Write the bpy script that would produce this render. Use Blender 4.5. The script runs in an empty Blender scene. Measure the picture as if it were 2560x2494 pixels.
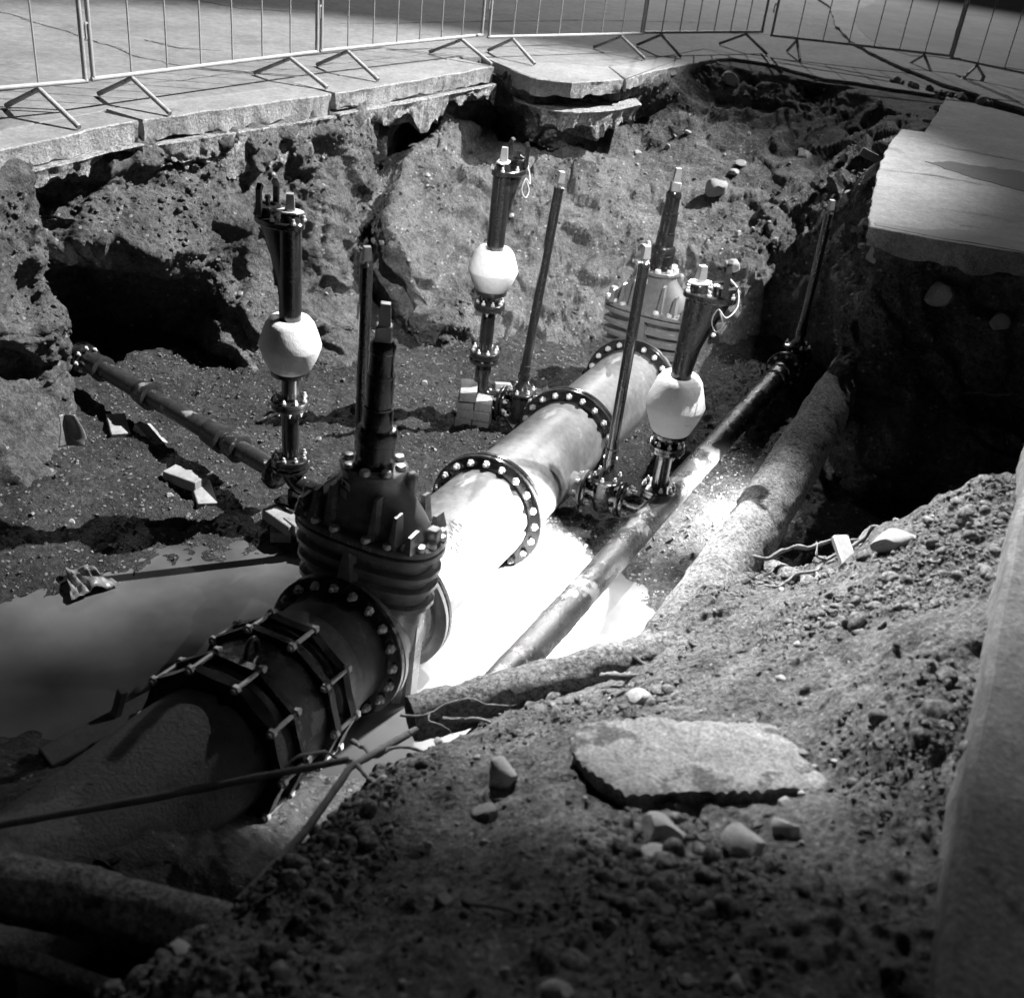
import bpy, bmesh, math, random
import numpy as np
from mathutils import Vector, Matrix, Euler
random.seed(7); np.random.seed(7)
PI = math.pi
scene = bpy.context.scene
COL = scene.collection

# ---------------------------------------------------------------- camera
cam_data = bpy.data.cameras.new('camera'); cam = bpy.data.objects.new('camera', cam_data); COL.objects.link(cam)
cam_data.sensor_width = 36.0; cam_data.lens = 36.0 * 2700.0 / 2560.0; cam_data.clip_end = 500; cam_data.clip_start = .05
PITCH = 30.777; ROLL = 6.968          # degrees: looking down into the pit, camera slightly rolled
_dn = np.array([-550., 4500., 2700.]); _dn /= np.linalg.norm(_dn)
_fw = np.array([0, 0, 1.]) - _dn * _dn[2]; _fw /= np.linalg.norm(_fw)
_rt = np.cross(_dn, _fw); _rt = _rt if _rt[0] > 0 else -_rt
_R = np.stack([_rt, _fw, -_dn])        # rows: world x, y, z in (right, down, forward) camera axes
M = Matrix(((_R[0][0], -_R[0][1], -_R[0][2]), (_R[1][0], -_R[1][1], -_R[1][2]), (_R[2][0], -_R[2][1], -_R[2][2])))
cam.matrix_world = Matrix.Translation((0, 0, 1.7)) @ M.to_4x4()
cam_data.dof.use_dof = True; cam_data.dof.focus_distance = 6.4; cam_data.dof.aperture_fstop = 2.6
scene.camera = cam

# ---------------------------------------------------------------- night sky, lamps, exposure
KEY_DIR = Vector((.97, .24, 1.18)).normalized()       # towards the lamp that lights the pit from the right
world = bpy.data.worlds.new('World'); scene.world = world; world.use_nodes = True
wn = world.node_tree.nodes; wl = world.node_tree.links
sky = wn.new('ShaderNodeTexSky'); sky.sky_type = 'NISHITA'; sky.sun_disc = False
sky.sun_elevation = math.asin(KEY_DIR.z); sky.sun_rotation = math.atan2(KEY_DIR.x, KEY_DIR.y)
bw = wn.new('ShaderNodeRGBToBW')
wl.new(sky.outputs[0], bw.inputs[0]); wl.new(bw.outputs[0], wn['Background'].inputs[0])
wn['Background'].inputs[1].default_value = 0.0010
def lamp(name, kind, loc, target, energy, **kw):
    d = bpy.data.lights.new(name, kind); d.energy = energy
    for k, v in kw.items(): setattr(d, k, v)
    o = bpy.data.objects.new(name, d); COL.objects.link(o); o.location = loc
    o.rotation_euler = (Vector(target) - Vector(loc)).to_track_quat('-Z', 'Y').to_euler()
    return o
lamp('fill_sun', 'SUN', KEY_DIR * 20, (0, 0, 0), .16, angle=math.radians(.9))  # dim general fill added from the key side, not a real night source
KT = Vector((-1.8, 8.5, -.4))                          # street light high on the right
lamp('street_light_right', 'SPOT', KT + KEY_DIR * 30, KT, 138000, spot_size=math.radians(16.6), spot_blend=.5, shadow_soft_size=.10)
# low hooded work lamp for the water and fitting feet, then added fill spots
W1 = Vector((.47, 5.06, -1.34))
lamp('work_light_pool', 'SPOT', W1, W1 + Vector((-.85, -.17, -.75)), 950, spot_size=math.radians(121), spot_blend=.12, shadow_soft_size=.05)
W2 = Vector((1.36, 5.62, -1.28))
lamp('fill_light_trench', 'SPOT', W2, W2 + Vector((-.25, .25, -1)), 260, spot_size=math.radians(130), spot_blend=.5, shadow_soft_size=.05)  # added spot, no lamp of its own: brightens the ground between the pipes
W3 = Vector((.86, 4.62, -1.28))
lamp('fill_light_gap', 'SPOT', W3, W3 + Vector((-.15, -.1, -1)), 120, spot_size=math.radians(125), spot_blend=.6, shadow_soft_size=.05)  # added spot: lifts the water where the black pipe blocks the work lamp
PDIR = Vector((.30, .20, 1.2)).normalized(); POOL = Vector((.22, 4.78, -1.4))
lamp('fill_light_overhead', 'SPOT', POOL + PDIR * 9, POOL, 11000, spot_size=2 * math.atan(1.02 / 9), spot_blend=.45, shadow_soft_size=.06)  # added unseen spot to brighten the main and the right hydrant casing
P3 = Vector((1.0, 3.6, -.8)); SD = Vector((-.2, .7, .72)).normalized()
lamp('fill_light_bank', 'SPOT', P3 + SD * 9, P3, 21000, spot_size=2 * math.atan(1.85 / 9), spot_blend=1., shadow_soft_size=.10)  # added spot standing in for work lamp spill over the soil bank
lamp('street_light_behind', 'SPOT', (2.5, 27, 9), (2.0, 14.5, 0), 8200, spot_size=math.radians(95), spot_blend=.6, shadow_soft_size=.12)
FL = Vector((3, -6, 12)); FT = Vector((.10, 8.15, -.8))  # street light far behind the photographer, its near ground cut off
lamp('street_light_front', 'SPOT', FL, FT, 18500, spot_size=math.radians(11.5), spot_blend=.55, shadow_soft_size=.12)
scene.view_settings.view_transform = 'Standard'; scene.view_settings.look = 'None'
scene.view_settings.exposure = 0.0; scene.view_settings.gamma = 1.0
scene.cycles.use_denoising = True
scene.cycles.max_bounces = 6; scene.cycles.diffuse_bounces = 3; scene.cycles.glossy_bounces = 3
scene.cycles.caustics_reflective = False; scene.cycles.caustics_refractive = False
scene.cycles.sample_clamp_indirect = 4

# ---------------------------------------------------------------- noise
def _hash(ix, iy, iz, seed):
    h = (ix.astype(np.int64) * 374761393 + iy.astype(np.int64) * 668265263 + iz.astype(np.int64) * 2147483647 + seed * 974711) & 0xffffffff
    h = ((h ^ (h >> 13)) * 1274126177) & 0xffffffff
    h = ((h ^ (h >> 16)) * 2246822519) & 0xffffffff
    return ((h ^ (h >> 15)) & 0xffffff) / float(0x1000000)
def vnoise(p, seed=0):                       # smooth value noise, -1..1
    i = np.floor(p).astype(np.int64); f = p - i; f = f * f * f * (f * (f * 6 - 15) + 10)
    r = 0
    for a in (0, 1):
        wx = f[:, 0] if a else 1 - f[:, 0]
        for b in (0, 1):
            wy = f[:, 1] if b else 1 - f[:, 1]
            for c in (0, 1):
                wz = f[:, 2] if c else 1 - f[:, 2]
                r = r + wx * wy * wz * _hash(i[:, 0] + a, i[:, 1] + b, i[:, 2] + c, seed)
    return r * 2 - 1
def fbm(p, freq, octv=4, gain=.5, seed=0):
    r = 0; a = 1; t = 0
    for k in range(octv):
        r = r + a * vnoise(p * freq + 17.3 * k, seed + k); t += a; a *= gain; freq *= 2.03
    return r / t
def ridged(p, freq, octv=4, gain=.55, seed=0):
    r = 0; a = 1; t = 0
    for k in range(octv):
        r = r + a * (1 - 2 * np.abs(vnoise(p * freq + 9.1 * k, seed + k))); t += a; a *= gain; freq *= 2.1
    return r / t
def cells(p, freq, seed=0):                  # cellular F1, F2 and cell id
    q = p * freq; i = np.floor(q).astype(np.int64); f1 = np.full(len(p), 9.); f2 = np.full(len(p), 9.); cid = np.zeros(len(p))
    for a in (-1, 0, 1):
        for b in (-1, 0, 1):
            for c in (-1, 0, 1):
                x, y, z = i[:, 0] + a, i[:, 1] + b, i[:, 2] + c
                h = _hash(x, y, z, seed)
                d = np.sqrt((x + h - q[:, 0]) ** 2 + (y + _hash(x, y, z, seed + 1) - q[:, 1]) ** 2 + (z + _hash(x, y, z, seed + 2) - q[:, 2]) ** 2)
                n1 = d < f1; f2 = np.where(n1, f1, np.minimum(f2, d)); cid = np.where(n1, h, cid); f1 = np.where(n1, d, f1)
    return f1, f2, cid

# ---------------------------------------------------------------- materials (monochrome, procedural)
def material(name, lo, hi, rough=.8, scale=6., detail=8., bump=.3, bscale=None, spec=.3, metallic=0., spots=None, streak=None, coat=0., bdist=.01, rlo=None, pebble=None, grain=0., gmix=1.):
    """grey value mottled between lo and hi by two noises; fine relief as bump; optional darker/lighter spots (value, scale, threshold)"""
    m = bpy.data.materials.new(name); m.use_nodes = True
    nt = m.node_tree; N = nt.nodes; L = nt.links; B = N['Principled BSDF']
    geo = N.new('ShaderNodeNewGeometry'); tc = N.new('ShaderNodeTexCoord')
    co = tc.outputs['Object']
    if streak is not None:
        mp = N.new('ShaderNodeMapping'); mp.inputs['Scale'].default_value = streak; L.new(co, mp.inputs[0]); co2 = mp.outputs[0]
    else: co2 = co
    n1 = N.new('ShaderNodeTexNoise'); n1.inputs['Scale'].default_value = scale; n1.inputs['Detail'].default_value = detail; n1.inputs['Roughness'].default_value = .68
    L.new(co2, n1.inputs['Vector'])
    n2 = N.new('ShaderNodeTexNoise'); n2.inputs['Scale'].default_value = scale * 6.3; n2.inputs['Detail'].default_value = 6; n2.inputs['Roughness'].default_value = .7
    L.new(co, n2.inputs['Vector'])
    mx = N.new('ShaderNodeMath'); mx.operation = 'MULTIPLY_ADD'; mx.inputs[1].default_value = .45; L.new(n2.outputs[0], mx.inputs[0])
    ml = N.new('ShaderNodeMath'); ml.operation = 'MULTIPLY'; ml.inputs[1].default_value = .55; L.new(n1.outputs[0], ml.inputs[0]); L.new(ml.outputs[0], mx.inputs[2])
    rp = N.new('ShaderNodeValToRGB'); rp.color_ramp.elements[0].position = .36; rp.color_ramp.elements[1].position = .64
    rp.color_ramp.elements[0].color = (lo, lo, lo, 1); rp.color_ramp.elements[1].color = (hi, hi, hi, 1)
    L.new(mx.outputs[0], rp.inputs[0]); colr = rp.outputs[0]
    if spots:
        val, sc, th = spots
        ns = N.new('ShaderNodeTexNoise'); ns.inputs['Scale'].default_value = sc; ns.inputs['Detail'].default_value = 7; ns.inputs['Roughness'].default_value = .65
        L.new(co2, ns.inputs['Vector'])
        r2 = N.new('ShaderNodeValToRGB'); r2.color_ramp.elements[0].position = th; r2.color_ramp.elements[1].position = th + .05
        L.new(ns.outputs[0], r2.inputs[0])
        mc = N.new('ShaderNodeMix'); mc.data_type = 'RGBA'; L.new(r2.outputs[0], mc.inputs[0]); L.new(colr, mc.inputs[6]); mc.inputs[7].default_value = (val, val, val, 1)
        colr = mc.outputs[2]
    if grain:                                       # fine light and dark grain over the mottling
        ng = N.new('ShaderNodeTexNoise'); ng.inputs['Scale'].default_value = grain; ng.inputs['Detail'].default_value = 5; ng.inputs['Roughness'].default_value = .8; L.new(co, ng.inputs['Vector'])
        rg = N.new('ShaderNodeValToRGB'); rg.color_ramp.elements[0].position = .38; rg.color_ramp.elements[1].position = .60
        rg.color_ramp.elements[0].color = (.30, .30, .30, 1); rg.color_ramp.elements[1].color = (1.35, 1.35, 1.35, 1); L.new(ng.outputs[0], rg.inputs[0])
        mg = N.new('ShaderNodeMix'); mg.data_type = 'RGBA'; mg.blend_type = 'MULTIPLY'; mg.inputs[0].default_value = gmix; L.new(colr, mg.inputs[6]); L.new(rg.outputs[0], mg.inputs[7]); colr = mg.outputs[2]
    if pebble:                                      # tiny pale grit set in the soil: (value, scale, share)
        vo = N.new('ShaderNodeTexVoronoi'); vo.inputs['Scale'].default_value = pebble[1]; vo.inputs['Randomness'].default_value = 1.; L.new(co, vo.inputs['Vector'])
        s1 = N.new('ShaderNodeMath'); s1.operation = 'LESS_THAN'; s1.inputs[1].default_value = .34; L.new(vo.outputs['Distance'], s1.inputs[0])
        sp = N.new('ShaderNodeSeparateColor'); L.new(vo.outputs['Color'], sp.inputs[0])
        s2 = N.new('ShaderNodeMath'); s2.operation = 'LESS_THAN'; s2.inputs[1].default_value = pebble[2]; L.new(sp.outputs[0], s2.inputs[0])
        s3 = N.new('ShaderNodeMath'); s3.operation = 'MULTIPLY'; L.new(s1.outputs[0], s3.inputs[0]); L.new(s2.outputs[0], s3.inputs[1])
        pm = N.new('ShaderNodeMix'); pm.data_type = 'RGBA'; L.new(s3.outputs[0], pm.inputs[0]); L.new(colr, pm.inputs[6]); pm.inputs[7].default_value = (pebble[0],) * 3 + (1,); colr = pm.outputs[2]
    L.new(colr, B.inputs['Base Color'])
    B.inputs['Roughness'].default_value = rough; B.inputs['Specular IOR Level'].default_value = spec; B.inputs['Metallic'].default_value = metallic
    if coat: B.inputs['Coat Weight'].default_value = coat; B.inputs['Coat Roughness'].default_value = .12
    if rlo is not None:
        mr = N.new('ShaderNodeMapRange'); mr.inputs['From Min'].default_value = .35; mr.inputs['From Max'].default_value = .65
        mr.inputs['To Min'].default_value = rlo; mr.inputs['To Max'].default_value = rough; L.new(n1.outputs[0], mr.inputs[0]); L.new(mr.outputs[0], B.inputs['Roughness'])
    if bump:
        nb = N.new('ShaderNodeTexNoise'); nb.inputs['Scale'].default_value = bscale or scale * 8; nb.inputs['Detail'].default_value = 9; nb.inputs['Roughness'].default_value = .72
        L.new(co, nb.inputs['Vector'])
        bp = N.new('ShaderNodeBump'); bp.inputs['Strength'].default_value = bump; bp.inputs['Distance'].default_value = bdist
        L.new(nb.outputs[0], bp.inputs['Height']); L.new(bp.outputs[0], B.inputs['Normal'])
    return m
MT = {}
MT['wall_soil'] = material('wall_soil', .05, .25, .92, 2.2, 12, 1., 42, .15, bdist=.05, pebble=(.34, 30., .06), grain=45., gmix=.6)
MT['floor_soil'] = material('floor_soil', .018, .085, .8, 3.5, 12, 1., 44, .35, bdist=.06, rlo=.45, pebble=(.26, 40., .08), grain=40.)
MT['bank_soil'] = material('bank_soil', .05, .34, .92, 5., 12, 1., 60, .15, bdist=.05, pebble=(.36, 60., .08), grain=60., gmix=.75)
MT['clod'] = material('clod', .05, .24, .95, 8., 8, .8, 60, .12, grain=70.)
MT['stone'] = material('stone', .20, .42, .85, 9., 8, .4, 50, .25)
MT['dark_stone'] = material('dark_stone', .12, .25, .9, 9., 8, .4, 50, .25)
MT['pavement'] = material('pavement', .12, .22, .85, .9, 12, .5, 55, .25, spots=(.13, 1.3, .60), bdist=.01, grain=14., gmix=.3)
MT['slab'] = material('slab', .15, .27, .85, 1.6, 12, .5, 60, .25, spots=(.14, 2.1, .63), bdist=.012, grain=30., gmix=.3)
MT['asphalt'] = material('asphalt', .12, .19, .85, 1.2, 12, .4, 70, .3, bdist=.006)
MT['damp_stain'] = material('damp_stain', .04, .07, .8, 2., 10, .4, 60, .3, bdist=.006)
MT['slab_edge'] = material('slab_edge', .24, .50, .9, 5., 10, .9, 50, .2, bdist=.03, grain=70., gmix=.45)
MT['lean_concrete'] = material('lean_concrete', .26, .60, .95, 8., 10, 1., 45, .2, bdist=.05, grain=40.)
MT['black_iron'] = material('black_iron', .012, .028, .30, 5., 6, .12, 60, .5, coat=.5, bdist=.003, rlo=.16)
MT['valve_paint'] = material('valve_paint', .13, .19, .34, 4., 6, .15, 40, .5, coat=.6, bdist=.002, rlo=.2)
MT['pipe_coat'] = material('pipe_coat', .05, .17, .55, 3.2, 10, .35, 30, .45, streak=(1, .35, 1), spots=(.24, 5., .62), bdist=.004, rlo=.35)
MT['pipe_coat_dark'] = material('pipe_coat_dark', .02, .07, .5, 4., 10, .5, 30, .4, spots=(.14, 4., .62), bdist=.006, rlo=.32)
MT['old_pipe'] = material('old_pipe', .012, .05, .6, 2.6, 10, .8, 45, .4, bdist=.015, spots=(.11, 2.4, .58), rlo=.38)
MT['muddy_iron'] = material('muddy_iron', .015, .04, .4, 5., 8, .5, 40, .45, spots=(.22, 6., .58), bdist=.006, rlo=.22)
MT['mud_pipe'] = material('mud_pipe', .015, .04, .4, 5., 8, .6, 40, .45, spots=(.19, 4.5, .53), bdist=.01, rlo=.2)
MT['dusty_pipe'] = material('dusty_pipe', .13, .36, .92, 5., 10, 1., 50, .15, spots=(.08, 4., .60), bdist=.03, grain=55.)
MT['bolt'] = material('bolt', .55, .75, .35, 20, 3, 0, None, .6, metallic=.2)
MT['cap'] = material('cap', .30, .42, .45, 20, 3, .1, 80, .4, metallic=.3)
MT['white_casing'] = material('white_casing', .84, .93, .6, 5, 9, .6, 14, .3, streak=(1, 1, 7), spots=(.50, 7., .64), bdist=.012)
MT['white_label'] = material('white_label', .72, .8, .6, 10, 3, 0)
MT['ink'] = material('ink', .05, .09, .6, 10, 3, 0)
MT['galvanised'] = material('galvanised', .5, .66, .45, 12, 6, .1, 80, .5, metallic=.3)
MT['painted_steel'] = material('painted_steel', .24, .38, .5, 12, 6, .1, 80, .4)
MT['foot_steel'] = material('foot_steel', .16, .42, .6, 14, 6, .2, 80, .4, spots=(.08, 22., .6))
MT['brick'] = material('brick', .17, .34, .9, 9, 10, .5, 90, .2, bdist=.004)
MT['kerb'] = material('kerb', .11, .26, .9, 3., 12, .8, 50, .2, spots=(.08, 3., .62), bdist=.02, grain=60., gmix=.5)
MT['old_slab'] = material('old_slab', .10, .30, .92, 4., 14, .7, 120, .2, bdist=.012, spots=(.07, 3.4, .55), grain=90., gmix=.75)
MT['wood'] = material('wood', .3, .5, .85, 6, 8, .4, 40, .2, streak=(1, 1, .12), bdist=.004)
MT['root'] = material('root', .10, .24, .9, 20, 6, .5, 80, .2)
MT['dark_root'] = material('dark_root', .06, .14, .9, 20, 6, .5, 80, .2)
MT['plastic'] = material('plastic', .10, .2, .35, 8, 5, .2, 30, .5)
MT['string'] = material('string', .6, .75, .8, 20, 3, 0)
def water_material():
    m = bpy.data.materials.new('muddy_water'); m.use_nodes = True
    N = m.node_tree.nodes; L = m.node_tree.links; B = N['Principled BSDF']
    tc = N.new('ShaderNodeTexCoord'); n1 = N.new('ShaderNodeTexNoise'); n1.inputs['Scale'].default_value = 1.1; n1.inputs['Detail'].default_value = 5
    L.new(tc.outputs['Object'], n1.inputs['Vector'])
    rp = N.new('ShaderNodeValToRGB'); rp.color_ramp.elements[0].position = .38; rp.color_ramp.elements[1].position = .6
    rp.color_ramp.elements[0].color = (.05, .05, .05, 1); rp.color_ramp.elements[1].color = (.15, .15, .15, 1)
    L.new(n1.outputs[0], rp.inputs[0]); L.new(rp.outputs[0], B.inputs['Base Color'])
    B.inputs['Roughness'].default_value = .42; B.inputs['Specular IOR Level'].default_value = .16
    nb = N.new('ShaderNodeTexNoise'); nb.inputs['Scale'].default_value = 3; nb.inputs['Detail'].default_value = 2
    L.new(tc.outputs['Object'], nb.inputs['Vector'])
    bp = N.new('ShaderNodeBump'); bp.inputs['Strength'].default_value = .12; bp.inputs['Distance'].default_value = .02
    L.new(nb.outputs[0], bp.inputs['Height']); L.new(bp.outputs[0], B.inputs['Normal'])
    return m
MT['water'] = water_material()

# ---------------------------------------------------------------- mesh helpers
def mesh_obj(name, V, F, mat, parent=None, smooth=True, angle=38):
    me = bpy.data.meshes.new(name); me.from_pydata([tuple(v) for v in V] if not isinstance(V, np.ndarray) else V.tolist(), [], F)
    me.materials.append(MT[mat]); me.update()
    if smooth: me.shade_smooth(); me.set_sharp_from_angle(angle=math.radians(angle))
    o = bpy.data.objects.new(name, me); COL.objects.link(o)
    if parent is not None: o.parent = parent
    return o
def share(src, name, mat4, parent=None):           # another object on the same mesh data
    o = bpy.data.objects.new(name, src.data); COL.objects.link(o)
    if parent is not None: o.parent = parent
    o.matrix_local = mat4
    return o
def tag(o, label, cat=None, group=None, kind=None):
    if label: o['label'] = label
    if cat: o['category'] = cat
    if group: o['group'] = group
    if kind: o['kind'] = kind
    return o
def thing(name, label, cat, loc=(0, 0, 0), rot=(0, 0, 0), group=None):
    o = bpy.data.objects.new(name, None); COL.objects.link(o); o.empty_display_size = .05
    o.location = loc; o.rotation_euler = rot
    return tag(o, label, cat, group)
class MB:
    def __init__(s): s.v = []; s.f = []
    def add(s, V, F, X=None):
        k = len(s.v)
        for p in V:
            p = Vector(p); s.v.append(X @ p if X is not None else p)
        s.f += [tuple(i + k for i in f) for f in F]
        return s
    def lathe(s, prof, n=32, X=None, cap=True):     # profile (r, z) about local z
        V = []; F = []
        for r, z in prof:
            for i in range(n):
                a = 2 * PI * i / n; V.append((r * math.cos(a), r * math.sin(a), z))
        for j in range(len(prof) - 1):
            for i in range(n):
                F.append((j * n + i, j * n + (i + 1) % n, (j + 1) * n + (i + 1) % n, (j + 1) * n + i))
        if cap: F.append(tuple(range(n - 1, -1, -1))); F.append(tuple((len(prof) - 1) * n + i for i in range(n)))
        return s.add(V, F, X)
    def ring(s, prof, n=32, X=None):                 # closed profile: a ring with a hole
        V = []; F = []; m = len(prof)
        for r, z in prof:
            for i in range(n):
                a = 2 * PI * i / n; V.append((r * math.cos(a), r * math.sin(a), z))
        for j in range(m):
            for i in range(n):
                F.append((j * n + i, j * n + (i + 1) % n, ((j + 1) % m) * n + (i + 1) % n, ((j + 1) % m) * n + i))
        return s.add(V, F, X)
    def box(s, c, sz, X=None, bev=0.):
        bm = bmesh.new(); bmesh.ops.create_cube(bm, size=1)
        for v in bm.verts: v.co = Vector((v.co.x * sz[0] + c[0], v.co.y * sz[1] + c[1], v.co.z * sz[2] + c[2]))
        if bev: bmesh.ops.bevel(bm, geom=bm.edges[:], offset=bev, segments=1, affect='EDGES')
        bm.verts.index_update()
        V = [v.co.copy() for v in bm.verts]; F = [tuple(v.index for v in f.verts) for f in bm.faces]; bm.free()
        return s.add(V, F, X)
    def prism(s, poly, z0, z1, X=None):
        n = len(poly); V = [(x, y, z0) for x, y in poly] + [(x, y, z1) for x, y in poly]
        F = [tuple(range(n - 1, -1, -1)), tuple(range(n, 2 * n))] + [(i, (i + 1) % n, n + (i + 1) % n, n + i) for i in range(n)]
        return s.add(V, F, X)
    def tube(s, pts, rad, n=12, X=None, cap=True):
        P = [Vector(p) for p in pts]; V = []; F = []; m = len(P)
        up = Vector((0, 0, 1))
        for j in range(m):
            t = (P[min(j + 1, m - 1)] - P[max(j - 1, 0)]).normalized()
            if j == 0: a = t.cross(up) if abs(t.z) < .95 else t.cross(Vector((1, 0, 0)))
            else: a = a - t * a.dot(t)
            a = a.normalized(); b = t.cross(a)
            r = rad[j] if hasattr(rad, '__len__') else rad
            for i in range(n):
                w = 2 * PI * i / n; V.append(P[j] + (a * math.cos(w) + b * math.sin(w)) * r)
        for j in range(m - 1):
            for i in range(n): F.append((j * n + i, (j + 1) * n + i, (j + 1) * n + (i + 1) % n, j * n + (i + 1) % n))
        if cap: F.append(tuple(range(n))); F.append(tuple((m - 1) * n + i for i in range(n - 1, -1, -1)))
        return s.add(V, F, X)
    def oval(s, secs, n=40, X=None, p=2.6):         # stacked superellipse sections (half x, half y, z)
        V = []; F = []
        for a, b, z in secs:
            for i in range(n):
                w = 2 * PI * i / n; c, q = math.cos(w), math.sin(w)
                V.append((a * math.copysign(abs(c) ** (2 / p), c), b * math.copysign(abs(q) ** (2 / p), q), z))
        for j in range(len(secs) - 1):
            for i in range(n): F.append((j * n + i, j * n + (i + 1) % n, (j + 1) * n + (i + 1) % n, (j + 1) * n + i))
        F.append(tuple(range(n - 1, -1, -1))); F.append(tuple((len(secs) - 1) * n + i for i in range(n)))
        return s.add(V, F, X)
    def hexa(s, r, h, X=None, rnd=True):            # bolt head
        z0 = 0
        prof = [(r, 0), (r, h * .8), (r * .82, h)] if rnd else [(r, 0), (r, h)]
        return s.lathe(prof, 6, X)
    def build(s, name, mat, parent=None, smooth=True, angle=38): return mesh_obj(name, s.v, s.f, mat, parent, smooth, angle)
RX = lambda a: Matrix.Rotation(a, 4, 'X'); RY = lambda a: Matrix.Rotation(a, 4, 'Y'); RZ = lambda a: Matrix.Rotation(a, 4, 'Z')
T = lambda x, y, z: Matrix.Translation((x, y, z))
YA = RX(-PI / 2)                                     # local z -> y (along the pipe)
XA = RY(PI / 2)                                      # local z -> x
def curve_pts(pts, n=8):
    P = [np.array(p, float) for p in pts]; P = [2 * P[0] - P[1]] + P + [2 * P[-1] - P[-2]]; out = []
    for i in range(1, len(P) - 2):
        for k in range(n):
            t = k / n; out.append(.5 * (2 * P[i] + (P[i + 1] - P[i - 1]) * t + (2 * P[i - 1] - 5 * P[i] + 4 * P[i + 1] - P[i + 2]) * t * t + (3 * P[i] - P[i - 1] - 3 * P[i + 1] + P[i + 2]) * t ** 3))
    out.append(P[-2]); return out
def text_mesh(body, size, depth=.0015, align='CENTER'):
    c = bpy.data.curves.new('lettering', 'FONT'); c.body = body; c.size = size; c.extrude = depth; c.align_x = align; c.align_y = 'CENTER'
    o = bpy.data.objects.new('lettering', c); COL.objects.link(o)
    dg = bpy.context.evaluated_depsgraph_get(); me = bpy.data.meshes.new_from_object(o.evaluated_get(dg))
    bpy.data.objects.remove(o); V = [v.co.copy() for v in me.vertices]; F = [tuple(p.vertices) for p in me.polygons]; bpy.data.meshes.remove(me)
    return V, F

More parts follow.
